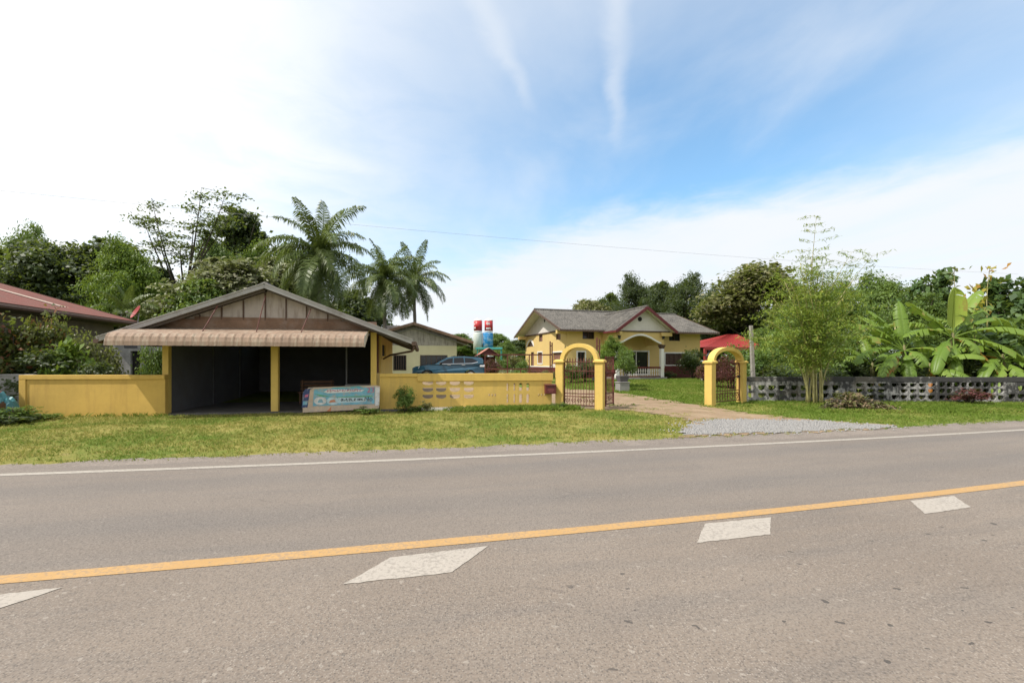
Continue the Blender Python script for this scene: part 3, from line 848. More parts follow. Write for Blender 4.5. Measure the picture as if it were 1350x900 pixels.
bpoly([(-.03, .18), (.14, .18), (.2, .74), (.3, BH - .06), (.06, BH - .10), (-.01, BH - .22)], .012, BM['navy'], 'printed_strip')
bpoly([(.30, .22), (bw - .14, .26), (bw - .14, BH - .06), (.32, BH - .1)], .012, BM['blue'], 'printed_panel')
for k, (x, z, r_) in enumerate(((.52, .38, .15), (.90, .37, .15))):
    bpoly([(x + r_ * 1.25 * math.cos(a * .4488), z + r_ * .85 * math.sin(a * .4488)) for a in range(14)], .022, BM['white' if k == 0 else 'pale'], 'printed_emblem')
bpoly([(.44, .33), (.62, .33), (.57, .44), (.48, .42)], .026, BM['blue'], 'printed_emblem')
bpoly([(.78, .32), (1.0, .34), (.95, .42), (.83, .40)], .026, BM['orange'], 'printed_emblem')
bpoly([(.62, .66), (.74, .62), (bw - .55, .66), (bw - .45, .72), (.75, .75)], .018, BM['white'], 'printed_band')
bpoly([(.34, .62), (.5, .52), (.86, .50), (bw - .2, .54), (bw - .2, .48), (1.2, .47), (.9, .5)], .016, BM['green'], 'printed_band')
bpoly([(1.06, .30), (bw - .4, .33), (bw - .4, .5), (1.06, .48)], .016, BM['pale'], 'printed_band')
bpoly([(.8, .77), (bw - .5, .8), (bw - .6, .84), (.9, .8)], .018, BM['teal'], 'printed_band')
bpoly([(.05, .5), (.15, .52), (.16, .6), (.06, .58)], .02, BM['pink'], 'printed_strip')
bpoly([(.0, .26), (.13, .27), (.14, .38), (.01, .38)], .02, BM['blue'], 'printed_strip')
bpoly([(bw - .12, .2), (bw + .01, .22), (bw + .02, BH - .07), (bw - .12, BH - .05)], .012, BM['white'], 'printed_strip')
bpoly([(.72, .05), (.84, .05), (.86, .2)], .012, BM['orange'], 'printed_strip')
rs = random.Random(5)
def scribble(x0, x1, z0, h, mat, n):
    b = MB()
    for k in range(n):
        x = x0 + (x1 - x0) * k / n; wd = (x1 - x0) / n * .75
        pts = []
        for j in range(6):
            a = j / 5 * rs.uniform(3.5, 6.0) + rs.uniform(0, 3)
            pts.append((x + wd * .5 + wd * .5 * math.cos(a), 0, z0 + (x - x0) * .02 + h * .5 + h * .5 * math.sin(a)))
        pts = [(p[0], .12 * p[2] - .028, p[2]) for p in pts]
        b.tube(pts, .0085, 4)
    b.build('lettering', mat, ban)
scribble(.72, bw - .55, .66, .08, BM['pink'], 14)
scribble(1.15, 1.62, .36, .09, BM['black'], 6)
scribble(1.66, bw - .5, .38, .06, BM['black'], 5)
text('23', .24, (bw - .26, .12 * .7 - .03, .70), (R(83), 0, 0), BM['pink'], ban)
text('No', .20, (bw - .33, .12 * .43 - .03, .42), (R(83), 0, 0), BM['black'], ban)

# ------------------------------------------------------------------ yellow boundary walls
def rounded(u0, u1, z0, z1, kind='lens'):
    pts = []
    if kind == 'lens':              # flat top, bulging bottom
        n = 8
        pts = [(u0, z1), (u0, z0 + (z1 - z0) * .45)]
        for k in range(1, n):
            q = k / n; pts.append((u0 + (u1 - u0) * q, z0 + (z1 - z0) * .45 * (1 - math.sin(math.pi * q) ** .6)))
        pts += [(u1, z0 + (z1 - z0) * .45), (u1, z1)]
        return pts
    n = 5; r = min(u1 - u0, z1 - z0) * .42
    for cx, cz, a0 in ((u1 - r, z1 - r, 0), (u0 + r, z1 - r, 90), (u0 + r, z0 + r, 180), (u1 - r, z0 + r, 270)):
        for k in range(n):
            a = R(a0 + 90 * k / (n - 1)); pts.append((cx + r * math.cos(a), cz + r * math.sin(a)))
    return pts

# left wall
lw = Frame(-14.58, 13.5, math.atan2(.28, 4.11)); LL = 4.09
o = empty('boundary_wall', (lw.o[0], lw.o[1], 0), lw.a, 'plain solid yellow wall with raised coping left of the carport', 'wall', 'yellow boundary walls')
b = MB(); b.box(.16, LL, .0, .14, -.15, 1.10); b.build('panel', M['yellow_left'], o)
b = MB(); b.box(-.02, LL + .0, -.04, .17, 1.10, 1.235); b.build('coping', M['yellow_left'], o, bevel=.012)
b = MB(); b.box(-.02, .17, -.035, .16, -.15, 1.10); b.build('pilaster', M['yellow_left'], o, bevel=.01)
# right wall with grilles
rw = Frame(-4.42, 15.2, math.atan2(.95, 6.07)); RL = 6.12
def uz(px, py, q=0): return rw.fx(px, q), rw.fz(px, py, q)
ub = uz(553, 500)[0]
o = empty('boundary_wall', (rw.o[0], rw.o[1], 0), rw.a, 'yellow wall pierced by grilles between the carport and the arched gate', 'wall', 'yellow boundary walls')
holes = []
for c0, c1 in ((557, 571), (575, 588.3), (593, 606.7), (611.6, 624.6)):
    for r0, r1 in ((502.6, 507.6), (511, 516.6), (520.2, 525.4)):
        a, z1 = uz(c0, r0); c, z0 = uz(c1, r1)
        holes.append(rounded(a, c, z0, min(z1, .955)))
for c0, c1 in ((668.0, 670.4), (677.2, 679.4), (684.6, 688.8), (694, 698)):
    for r0, r1 in ((504.8, 515.2), (519.2, 531)):
        a, z1 = uz(c0, r0); c, z0 = uz(c1, r1)
        holes.append(rounded(a, c, z0, min(z1, .95), 'r'))
for c in (649, 714.5):
    for k in (-1, 0, 1):
        a, z1 = uz(c + k * 3.8 - 1.3, 519.3); c2, z0 = uz(c + k * 3.8 + 1.3, 523)
        m_ = (a + c2) / 2
        holes.append([(a, z1), (m_ + k * .01, z0), (c2, z1)])
b = MB(); b.plate([(ub, -.15), (RL - .22, -.15), (RL - .22, .97), (ub, .97)], holes, 0, .13); b.build('panel', M['yellow_wall'], o)
b = MB(); b.box(ub - .07, RL - .18, -.04, .17, .97, 1.23)
b.build('coping', M['yellow_wall'], o, bevel=.012)
b = MB(); b.box(.0, ub, .012, .12, -.15, 1.12); b.build('panel', M['yellow_wall'], o)
b = MB(); b.box(.0, ub - .072, -.03, .155, 1.12, 1.235); b.build('coping', M['yellow_wall'], o, bevel=.012)
b = MB(); b.box(uz(541, 540)[0], uz(622, 540)[0], -.18, -.002, -.15, .09); b.build('footing', M['offwhite'], o)
b = MB(); b.box(.05, uz(540, 540)[0], -.22, -.0, -.15, .05); b.build('footing', M['darkconc'], o)
# letter box
lb = empty('letter_box', (*rw.w(uz(724.5, 500)[0], -.13), 0), rw.a, 'dark red metal letter box fixed to the yellow wall beside the gate', 'letter box')
zt = uz(724, 506.5)[1]; zb = uz(724, 518.5)[1]; hw = .19
b = MB(); b.box(-hw, hw, -.07, .125, zb, zt - .02); b.build('box', M['maroon'], lb, bevel=.01)
b = MB(); b.hexa([(-hw - .01, -.09, zt - .025), (hw + .01, -.09, zt - .025), (hw + .01, .12, zt + .0), (-hw - .01, .12, zt + .0), (-hw - .01, -.09, zt - .01), (hw + .01, -.09, zt - .01), (hw + .01, .12, zt + .02), (-hw - .01, .12, zt + .02)]); b.build('lid', M['rust'], lb)
b = MB(); b.box(-.11, .11, -.075, -.0705, zt - .09, zt - .075); b.build('slot', M['black'], lb)
b = MB()
for k, wdt in enumerate((.1, .12, .08)): b.box(-wdt, wdt, -.0735, -.0705, zt - .15 - k * .05, zt - .138 - k * .05)
b.build('lettering', plain('faded_lettering', (.36, .12, .11), .6), lb)

# railing on top of the wall
rl = empty('wall_railing', (rw.o[0], rw.o[1], 0), rw.a, 'dark red iron railing on top of the pierced yellow wall', 'railing')
ua = uz(639, 480, .06)[0]; uc = RL - .2
zt = uz(690, 467.5, .06)[1]; zm = uz(690, 486.3, .06)[1]
for z in (zt, zm):
    b = MB(); b.bar((ua, .06, z), (uc, .06, z), .04, .045); b.build('rail', M['rust'], rl)
for px, top in ((639.5, zt), (669, zt), (697.8, zt)):
    u = uz(px, 480, .06)[0]
    b = MB(); b.bar((u, .06, 1.22), (u, .06, top), .035, .035); b.build('post', M['rust'], rl)
for px in (686.5,):
    u = uz(px, 480, .06)[0]
    b = MB(); b.bar((u, .06, 1.22), (u, .06, zm), .03, .03); b.build('post', M['rust'], rl)
u = uz(726.6, 480, .06)[0]; z4 = uz(726, 450, .06)[1]
b = MB(); b.bar((u - .035, .06, 1.22), (u - .035, .06, z4), .035, .05); b.bar((u + .035, .06, 1.22), (u + .035, .06, z4 - .04), .035, .05)
for z in (1.5, 1.9, 2.2): b.bar((u - .05, .06, z), (u + .05, .06, z), .03, .03)
b.build('guide_post', M['rust'], rl)

# ------------------------------------------------------------------ arched gates
def spiral(b, cx, cz, r, a0, turns, y=0, flip=1, rr=.007):
    pts = []
    n = int(10 * turns)
    for k in range(n + 1):
        q = k / n; a = a0 + flip * q * turns * 2 * math.pi; rad = r * (1 - .75 * q)
        pts.append((cx + rad * math.cos(a), y, cz + rad * math.sin(a)))
    b.tube(pts, rr, 4)

def arch_gate(P0, P1, label, zc, zapex, pw, leafed, dark_top):
    ang = math.atan2(P1[1] - P0[1], P1[0] - P0[0]); L = math.hypot(P1[1] - P0[1], P1[0] - P0[0])
    o = empty('arched_gate', (P0[0], P0[1], 0), ang, label, 'gate', 'yellow arched side gates')
    for x in (0, L):
        b = MB(); b.box(x - pw / 2, x + pw / 2, -pw / 2, pw / 2, -.15, zc - .1); p = b.build('pillar', M['yellow'], o, bevel=.01)
        b = MB(); b.box(x - pw / 2 - .05, x + pw / 2 + .05, -pw / 2 - .05, pw / 2 + .05, zc - .1, zc - .04)
        b.hexa([(x - pw / 2 - .05, -pw / 2 - .05, zc - .04), (x + pw / 2 + .05, -pw / 2 - .05, zc - .04), (x + pw / 2 + .05, pw / 2 + .05, zc - .04), (x - pw / 2 - .05, pw / 2 + .05, zc - .04),
                (x - pw / 2 + .02, -pw / 2 + .02, zc + .005), (x + pw / 2 - .02, -pw / 2 + .02, zc + .005), (x + pw / 2 - .02, pw / 2 - .02, zc + .005), (x - pw / 2 + .02, pw / 2 - .02, zc + .005)])
        b.build('cap', M['yellow'], p, bevel=.006)
    # arch
    xi0, xi1 = pw * .3, L - pw * .3; c = (xi0 + xi1) / 2; ro = (xi1 - xi0) / 2 + .05; rz = zapex - zc
    outer = []; n = 20
    for k in range(n + 1):
        a = math.pi * k / n; outer.append((c + ro * math.cos(a), zc + .002 + rz * math.sin(a)))
    for k in range(n + 1):
        a = math.pi * (n - k) / n; outer.append((c + (ro - .15) * math.cos(a), zc + .002 + (rz - .14) * math.sin(a)))
    b = MB(); b.plate(outer, [], -.13, .13); b.build('arch', M['yellow'], o, bevel=.006)
    # iron gate
    g0, g1 = pw / 2 + .02, L - pw / 2 - .03
    zb, zt = .12, zc - .08
    b = MB()
    for x in (g0, g1): b.bar((x, 0, zb - .05), (x, 0, zt), .035, .035)
    for z in (zb, zb + .30, zb + .40, zt, zt - .55 if dark_top else zt - .32): b.bar((g0, 0, z), (g1, 0, z), .03, .03)
    g = b.build('gate_door', M['rust'], o)
    b = MB(); nbar = 11
    for k in range(1, nbar):
        x = g0 + (g1 - g0) * k / nbar
        b.bar((x, 0, zb), (x, 0, zt), .014, .014)
        b.hexa([(x - .012, -.006, zt), (x + .012, -.006, zt), (x + .012, .006, zt), (x - .012, .006, zt), (x - .022, -.005, zt + .06), (x + .022, -.005, zt + .06), (x + .022, .005, zt + .06), (x - .022, .005, zt + .06)])
        b.hexa([(x - .022, -.005, zt + .06), (x + .022, -.005, zt + .06), (x + .022, .005, zt + .06), (x - .022, .005, zt + .06), (x - .002, -.002, zt + .15), (x + .002, -.002, zt + .15), (x + .002, .002, zt + .15), (x - .002, .002, zt + .15)])
    b.build('bars', M['rust'], g)
    b = MB(); ns = 5; w = (g1 - g0) / ns
    for k in range(ns):
        x = g0 + w * (k + .5)
        spiral(b, x, zb + .15, w * .42, 0, 1.4, 0, 1); spiral(b, x, zb + .15, w * .42, math.pi, 1.4, 0, -1)
    b.build('scroll_work', M['rust'], g); b = MB()
    for k in range(ns):
        x = g0 + w * (k + .5)
        for j in range(3 if dark_top else 2):
            spiral(b, x, zt - .12 - j * .2, w * .45, j, 1.5, 0.012, 1, .009 if dark_top else .007)
            if dark_top: spiral(b, x + w * .3, zt - .2 - j * .16, w * .4, j + 2, 1.3, -.012, -1, .009)
    b.build('scroll_work', M['rust'], g)
    b = MB(); b.box(g1 - .09, g1 + .03, -.03, .03, 1.0, 1.1); b.build('latch', M['black'], g)
    return o, ang, L
G0, G1 = (1.72, 16.2), (3.0, 15.55)
ga, gang, gL = arch_gate(G0, G1, 'yellow arched gate beside the red letter box with open leaf behind', 1.71, 2.27, .28, True, False)
H0, H1 = (7.38, 16.95), (9.22, 18.3)
gb_, hang, hL = arch_gate(H0, H1, 'yellow arched gate at the end of the grey block wall', 1.68, 2.2, .29, False, True)
# open driveway leaf behind the first gate and its guide post
lf = empty('gate_leaf', (3.31, 16.1, 0), R(61), 'open dark red iron driveway gate leaf swung inward behind the arched gate', 'gate')
b = MB(); lw_ = .95
for x in (0, lw_): b.bar((x, 0, .06), (x, 0, 1.83), .045, .045)
for z in (.12, .5, 1.25, 1.8): b.bar((0, 0, z), (lw_, 0, z), .035, .035)
b.build('frame', M['rust'], lf)
b = MB()
for k in range(1, 8): b.bar((lw_ * k / 8, 0, .12), (lw_ * k / 8, 0, 1.8), .014, .014)
b.build('bars', M['rust'], lf)
b = MB()
for k in range(3):
    spiral(b, .2 + k * .28, .31, .13, 0, 1.4)
b.build('scroll_work', M['rust'], lf)
b = MB()
for k in range(3):
    spiral(b, .2 + k * .28, 1.52, .13, 1, 1.4)
b.build('scroll_work', M['rust'], lf)
b = MB(); b.box(lw_ - .12, lw_ + .12, -.05, .05, 1.19, 1.35); b.build('lock_box', M['maroon'], lf)
pp = at(788.5, 445, 16.0)
b = MB(); b.bar((0, 0, -.1), (0, 0, pp.z), .05, .05); b.bar((.09, 0, -.1), (.09, 0, pp.z - .05), .04, .04)
for z in (.5, 1.2, 1.8, 2.2): b.bar((0, 0, z), (.09, 0, z), .03, .03)
tag(b.build('guide_post', M['rust'], None, loc=(pp.x - .04, 16.0, 0)), 'tall twin dark red iron post behind the right pillar of the arched gate', 'post')

# lantern beside second gate
lx = at(935, 470, 18.4)
ln = empty('garden_lantern', (lx.x, 18.4, gh(lx.x, 18.4)), 0, 'black garden lantern on a post behind the right hand arched gate', 'lantern')
b = MB(); b.tube([(0, 0, -.1), (0, 0, 1.62)], .03, 8); b.build('post', M['black'], ln)
b = MB(); b.lathe([(.05, 1.62), (.09, 1.66), (.115, 1.86), (.11, 1.87)], 6); b.build('glass_cage', M['glass'], ln)
b = MB(); b.lathe([(.15, 1.87), (.14, 1.9), (.05, 2.0), (.015, 2.02), (.02, 2.08), (.004, 2.11)], 6); b.build('hood', M['black'], ln)

# ------------------------------------------------------------------ grey block wall on the right
bw0 = (9.62, 18.75); bw1 = (20.9, 18.0); ba = math.atan2(bw1[1] - bw0[1], bw1[0] - bw0[0]); BL = math.hypot(bw1[0] - bw0[0], bw1[1] - bw0[1]) + 6
bf = Frame(bw0[0], bw0[1], ba)
o = empty('block_wall', (bw0[0], bw0[1], 0), ba, 'mould stained grey breeze block wall in front of the banana plants', 'wall')
def secs():
    e = [0.0, bf.fx(1040), bf.fx(1080), bf.fx(1125), bf.fx(1172.5), bf.fx(1236), bf.fx(1326), bf.fx(1326) + 2.6, bf.fx(1326) + 5.2]
    return e
E = secs()
for i in range(len(E) - 1):
    u0, u1 = E[i] + .05, E[i + 1] - .05
    holes = []
    lattice = i in (5,)
    pitch = .34 if not lattice else .27
    n = max(1, int((u1 - u0) / pitch)); pt = (u1 - u0) / n
    rows = ((.16, .36), (.46, .68)) if not lattice else ((.12, .31), (.38, .57), (.63, .82))
    if i in (3, 4): rows = ((.12, .30), (.38, .54), (.62, .77))
    for k in range(n):
        for z0, z1 in rows:
            if rnd.random() < .06: continue
            holes.append(rounded(u0 + pt * k + pt * (.13 if not lattice else .09), u0 + pt * (k + 1) - pt * (.13 if not lattice else .09), z0, z1, 'lens' if not lattice else 'r'))
    b = MB(); b.plate([(u0, -.15), (u1, -.15), (u1, .84), (u0, .84)], holes, .0, .12); b.build('block_panel', M['mould'], o)
    b = MB(); b.box(E[i] - .05, E[i] + .05, -.02, .14, -.15, 1.0); b.build('pier', M['mould'], o, bevel=.01)
    b = MB(); b.box(u0 + .002, u1 - .002, -.015, .135, .84, 1.02 + .02 * rnd.random()); b.build('coping', M['mould'], o, bevel=.01)

# concrete post
pq = gp(994.5, 527.5)
b = MB()
p0 = Vector((0, 0, -.2)); p1 = at(990, 429, 19.2) - Vector((10.22, 19.2, 0)); p1.y = 0
b.hexa([(-.075, -.075, -.2), (.075, -.075, -.2), (.075, .075, -.2), (-.075, .075, -.2), (p1.x - .06, -.06, p1.z), (p1.x + .06, -.06, p1.z), (p1.x + .06, .06, p1.z), (p1.x - .06, .06, p1.z)])
tag(b.build('concrete_post', M['post'], None, bevel=.01, loc=(10.22, 19.2, gh(10.2, 19.2))), 'tall leaning grey concrete post behind the end of the block wall', 'post')

# ------------------------------------------------------------------ main yellow house
HA = math.atan2(.297, .955)
hf = Frame(3.11, 32.16, HA)
GZ = .46
ho = empty('main_house', (hf.o[0], hf.o[1], 0), HA, 'large yellow house with tiled gable roofs and arched front porch', 'house')
TL, TR, SD = .86, 12.23, 9.1
EZ, RZ, SR = 3.92, 5.86, 4.5        # eave z, ridge z, ridge local y
HS = (RZ - EZ) / (SR + .8)
wtop = EZ + HS * .8 - .05
def rect(px0, py0, px1, py1, q):
    u0 = hf.fx(px0, q); u1 = hf.fx(px1, q); pm = (px0 + px1) / 2
    return u0, hf.fz(pm, py1, q), u1, hf.fz(pm, py0, q)
def rp(r): return [(r[0], r[1]), (r[2], r[1]), (r[2], r[3]), (r[0], r[3])]
front = {'vent_left': rect(768, 437, 783.5, 446.8, 0), 'vent_right': rect(882, 439, 896.5, 449.3, 0),
         'win_right': rect(877, 465.8, 903, 483, 0), 'win_left': rect(761.5, 464, 771, 481, 0), 'door': rect(824, 463.5, 854.5, 492.5, 0)}
b = MB(); b.plate([(TL, GZ - .4), (TR, GZ - .4), (TR, wtop), (TL, wtop)], [rp(r) for r in front.values()], 0, .15); b.build('wall', M['house_yellow'], ho)
# left side wall
def srect(px0, py0, px1, py1):
    y0 = hf.fy(px1, TL); y1 = hf.fy(px0, TL); pm = (px0 + px1) / 2
    return y0, hf.fzx(pm, py1, TL), y1, hf.fzx(pm, py0, TL)
side = [srect(710.6, 441, 715.2, 450), srect(733, 438.3, 739, 447.6), srect(700, 464, 703.8, 482.5), srect(709.2, 464.5, 715, 478.5), srect(729, 464.5, 741, 480)]
ar = srect(694.8, 449.5, 703.6, 457)
archh = [(ar[0] + (ar[2] - ar[0]) * k / 10, ar[1] + (ar[3] - ar[1]) * math.sin(math.pi * k / 10)) for k in range(11)]
b = MB(); b.plate([(.152, GZ - .4), (SD, GZ - .4), (SD, wtop), (.152, wtop)], [rp(r) for r in side] + [archh], TL, TL + .15, 'x'); b.build('wall', M['house_yellow'], ho)
b = MB(); b.box(TR - .15, TR, .152, SD, GZ - .4, wtop); b.build('wall', M['house_yellow'], ho)
b = MB(); b.box(TL + .152, TR - .152, SD - .15, SD - .002, GZ - .4, wtop); b.build('wall', M['house_yellow'], ho)
# dado
for x0, x1 in ((TL - .02, hf.fx(812)), (hf.fx(876), TR + .02)):
    b = MB(); b.box(x0, x1, -.035, -.003, GZ - .4, 1.36); b.build('dado', M['maroon'], ho)
    b = MB(); b.box(x0, x1, -.05, -.003, 1.362, 1.44); b.build('dado_trim', M['white'], ho)
b = MB(); b.box(TL - .035, TL - .003, 0, SD, GZ - .4, 1.25); b.build('dado', M['maroon'], ho)
b = MB(); b.box(TL - .05, TL - .003, 0, SD, 1.252, 1.34); b.build('dado_trim', M['white'], ho)
def window(name, r, axis, t, framed=True, pane='glass', mull=1, fw=.10):
    """a window set in the wall: pane behind, frame proud of the face"""
    u0, z0, u1, z1 = r
    s = -1
    b = MB()
    if framed:
        b.plate([(u0 - fw, z0 - fw), (u1 + fw, z0 - fw), (u1 + fw, z1 + fw), (u0 - fw, z1 + fw)], [rp(r)], t - .03, t - .002, axis)
    else:
        b.plate(rp((u0 + .002, z0 + .002, u1 - .002, z1 - .002)), [rp((u0 + .05, z0 + .05, u1 - .05, z1 - .05))], t + .03, t + .07, axis)
    f = b.build(name, M['white'] if framed else M['brown'], ho)
    b = MB(); b.plate(rp((u0 - .01, z0 - .01, u1 + .01, z1 + .01)), [], t + .10, t + .12, axis); b.build('pane', M[pane], f)
    b = MB()
    for k in range(1, mull + 1):
        u = u0 + (u1 - u0) * k / (mull + 1)
        b.plate(rp((u - .03, z0, u + .03, z1)), [], t + .05, t + .09, axis)
    if mull: b.build('mullion', M['white'] if mull == 1 and framed and axis == 'y' and name == 'door' else M['curtain'], f)
window('window', front['vent_left'], 'y', 0, False); window('window', front['vent_right'], 'y', 0, False)
window('window', front['win_right'], 'y', 0, True, 'curtain', 3); window('window', front['win_left'], 'y', 0, True)
window('door', front['door'], 'y', 0, True, 'glass', 1)
for i, r in enumerate(side): window('window', r, 'x', TL, i == 3 or i == 4, 'shutter', 0)
b = MB(); fr = [(ar[0] - .12, ar[1])] + [((ar[0] + ar[2]) / 2 - ((ar[2] - ar[0]) / 2 + .12) * math.cos(math.pi * k / 10), ar[1] + (ar[3] - ar[1] + .12) * math.sin(math.pi * k / 10)) for k in range(1, 10)] + [(ar[2] + .12, ar[1])]
b.plate(fr + list(reversed(archh)), [], TL - .03, TL - .002, 'x'); f = b.build('window', M['white'], ho)
b = MB(); b.plate(archh, [], TL + .08, TL + .1, 'x'); b.build('pane', M['curtain'], f)
# main roof
RR = 13.35
b = MB()
b.corr((0, -.8, EZ), (RR, -.8, EZ), (0, SR, RZ), (RR, SR, RZ), .2, .028)
b.corr((0, 2 * SR + .8, EZ), (RR, 2 * SR + .8, EZ), (0, SR, RZ), (RR, SR, RZ), .2, .028)
mr = b.build('roof', M['houseroof'], ho)
b = MB()
for s in (-1, 1):
    ye = SR + s * (SR + .78)
    b.hexa([(0.02, ye, EZ - .07), (RR - .02, ye, EZ - .07), (RR - .02, SR, RZ - .07), (.02, SR, RZ - .07), (0.02, ye, EZ - .045), (RR - .02, ye, EZ - .045), (RR - .02, SR, RZ - .045), (.02, SR, RZ - .045)])
b.build('soffit', M['offwhite'], mr)
b = MB(); b.tube([(0, SR, RZ + .02), (RR, SR, RZ + .02)], .09, 8); b.build('ridge_cap', M['houseroof'], mr)
b = MB()
for s in (-1, 1):
    ye = SR + s * (SR + .83)
    for x in (-.015, RR + .015): b.bar((x, SR, RZ - .06), (x, ye, EZ - .06), .04, .16)
b.bar((0, -.82, EZ - .075), (RR, -.82, EZ - .075), .03, .12)
b.build('fascia', M['brown'], mr)
# left gable
zg0 = 4.02
yl = SR - (RZ - .08 - zg0) / HS; yr = SR + (RZ - .08 - zg0) / HS
b = MB(); b.plate([(yl, zg0), (yr, zg0), (SR, RZ - .08)], [], TL - .03, TL + .1, 'x'); g = b.build('gable_wall', M['offwhite'], ho)
b = MB(); vy = hf.fy(718.5, TL); vz = hf.fzx(718.5, 422.7, TL)
b.tube([(TL - .05, vy, vz), (TL - .032, vy, vz)], .13, 12); b.build('vent', M['dark'], g)
b = MB(); b.box(TL - .06, TL - .032, yl - .1, yr + .1, zg0 - .1, zg0 - .002); b.build('band', M['brown'], ho)
for y in (.05, SD - .35):
    b = MB(); b.box(.12, TL - .002, y, y + .3, EZ - .25, EZ + .02); b.build('lookout_beam', M['house_yellow'], ho)
# porch
Q = -2.0
PE0, PE1, PEZ, PRT, PRZ, PF = 3.32, 8.12, 3.80, 5.72, 5.47, -2.6
b = MB()
b.corr((PE0, PF, PEZ), (PE0, 3.4, PEZ), (PRT, PF, PRZ), (PRT, 3.4, PRZ), .2, .028)
b.corr((PE1, PF, PEZ), (PE1, 3.4, PEZ), (PRT, PF, PRZ), (PRT, 3.4, PRZ), .2, .028)
M['porchroof'] = M['houseroof']
pr = b.build('porch_roof', M['houseroof'], ho)
b = MB(); b.tube([(PRT, PF, PRZ + .02), (PRT, 3.35, PRZ + .02)], .09, 8); b.build('ridge_cap', M['houseroof'], pr)
b = MB()
for xe in (PE0, PE1):
    b.hexa([(xe, PF + .03, PEZ - .07), (PRT, PF + .03, PRZ - .07), (PRT, -.9, PRZ - .07), (xe, -.9, PEZ - .07), (xe, PF + .03, PEZ - .045), (PRT, PF + .03, PRZ - .045), (PRT, -.9, PRZ - .045), (xe, -.9, PEZ - .045)])
b.build('soffit', M['offwhite'], pr)
b = MB()
for xe, s in ((PE0, -1), (PE1, 1)):
    b.bar((PRT, PF - .02, PRZ - .07), (xe + s * .03, PF - .02, PEZ - .09), .04, .2)
    b.bar((xe + s * .015, PF, PEZ - .07), (xe + s * .015, -.8, PEZ - .07), .03, .12)
b.build('fascia', M['maroon'], pr)
PS = (PRZ - PEZ) / (PRT - PE0)
c0 = hf.fx(813, Q) - .05; c1 = hf.fx(875.4, Q)
zt_ = 3.78
b = MB(); gl = PRT - (PRZ - .1 - zt_) / PS; gr = PRT + (PRZ - .1 - zt_) / PS
b.plate([(gl, zt_), (gr, zt_), (PRT, PRZ - .1)], [], Q - .05, Q + .05); g = b.build('gable_wall', M['offwhite'], ho)
vx = hf.fx(843, Q); vz = hf.fz(843, 420.6, Q)
b = MB(); b.tube([(vx, Q - .075, vz), (vx, Q - .052, vz)], .16, 16); b.build('vent', M['dark'], g)
b = MB(); b.box(gl + .1, gr - .1, Q - .09, Q - .052, zt_ - .03, zt_ + .05); b.build('band', M['brown'], g)
# arched beam of the porch front
zs = hf.fz(845, 452.5, Q); za = hf.fz(845, 442.3, Q)
oa, ob = c0 + .25, c1 - .25
arc = [(ob + (oa - ob) * k / 16, zs - .05 + (za - zs + .05) * (math.sin(math.pi * k / 16) ** 1.25)) for k in range(17)]
b = MB(); b.plate([(c0, zs - .08), (c0, zt_ - .035), (c1, zt_ - .035), (c1, zs - .08)] + arc, [], Q, Q + .22); b.build('arch_beam', M['house_yellow'], ho)
tr_o = [(ob + (oa - ob) * k / 16, zs - .05 + (za - zs + .05) * (math.sin(math.pi * k / 16) ** 1.25) + .13) for k in range(17)]
b = MB(); b.plate(arc + list(reversed(tr_o)), [], Q - .04, Q - .003); b.build('arch_trim', M['white'], ho)
for x0 in (c0, c1 - .2):
    b = MB(); b.box(x0, x0 + .2, Q + .222, -.02, zs - .08, zt_ - .04); b.build('side_beam', M['house_yellow'], ho)
for x0 in (c0, c1 - .24):
    b = MB(); b.box(x0, x0 + .24, Q - .02, Q + .22, GZ - .1, zs - .35); p = b.build('column', M['white'], ho, bevel=.015)
    b = MB(); b.hexa([(x0, Q - .02, zs - .35), (x0 + .24, Q - .02, zs - .35), (x0 + .24, Q + .22, zs - .35), (x0, Q + .22, zs - .35), (x0 - .08, Q - .1, zs - .085), (x0 + .32, Q - .1, zs - .085), (x0 + .32, Q + .3, zs - .085), (x0 - .08, Q + .3, zs - .085)]); b.build('capital', M['brown'], p)
    b = MB(); b.box(x0 + .02, x0 + .22, Q - .45, Q - .053, zt_ - .22, zt_ - .04) if x0 == c0 else b.box(x0 - .1, x0 + .75, Q - .25, Q - .053, zt_ - .3, zt_ - .05)
    b.build('lookout_beam', M['house_yellow'], ho)
for px in (815.5, 873.5):
    lp_ = hf.fx(px, Q) ; lz = hf.fz(px, 444.5, Q)
    b = MB(); b.hexa([(lp_ - .05, Q - .14, lz - .14), (lp_ + .05, Q - .14, lz - .14), (lp_ + .05, Q - .045, lz - .14), (lp_ - .05, Q - .045, lz - .14), (lp_ - .09, Q - .18, lz + .12), (lp_ + .09, Q - .18, lz + .12), (lp_ + .09, Q - .045, lz + .12), (lp_ - .09, Q - .045, lz + .12)])
    b.build('wall_lamp', M['black'], ho)
b = MB(); b.box(c0 - .1, c1 + .15, Q - .15, -.04, GZ - .4, GZ + .12); b.build('porch_floor', M['concrete'], ho)
# balustrade
b = MB(); z0 = GZ + .12; x0 = c0 + .25; x1 = c1 - .25
b.box(x0, x1, Q + .05, Q + .17, z0 + .62, z0 + .74); b.box(x0, x1, Q + .05, Q + .17, z0, z0 + .08); bl_ = b.build('balustrade', M['maroon'], ho)
b = MB()
for k in range(18):
    x = x0 + (x1 - x0) * (k + .5) / 18
    b.lathe([(.03, .08), (.05, .12), (.025, .3), (.055, .42), (.03, .62)], 8, (x, Q + .11, z0))
b.build('baluster', M['offwhite'], bl_)
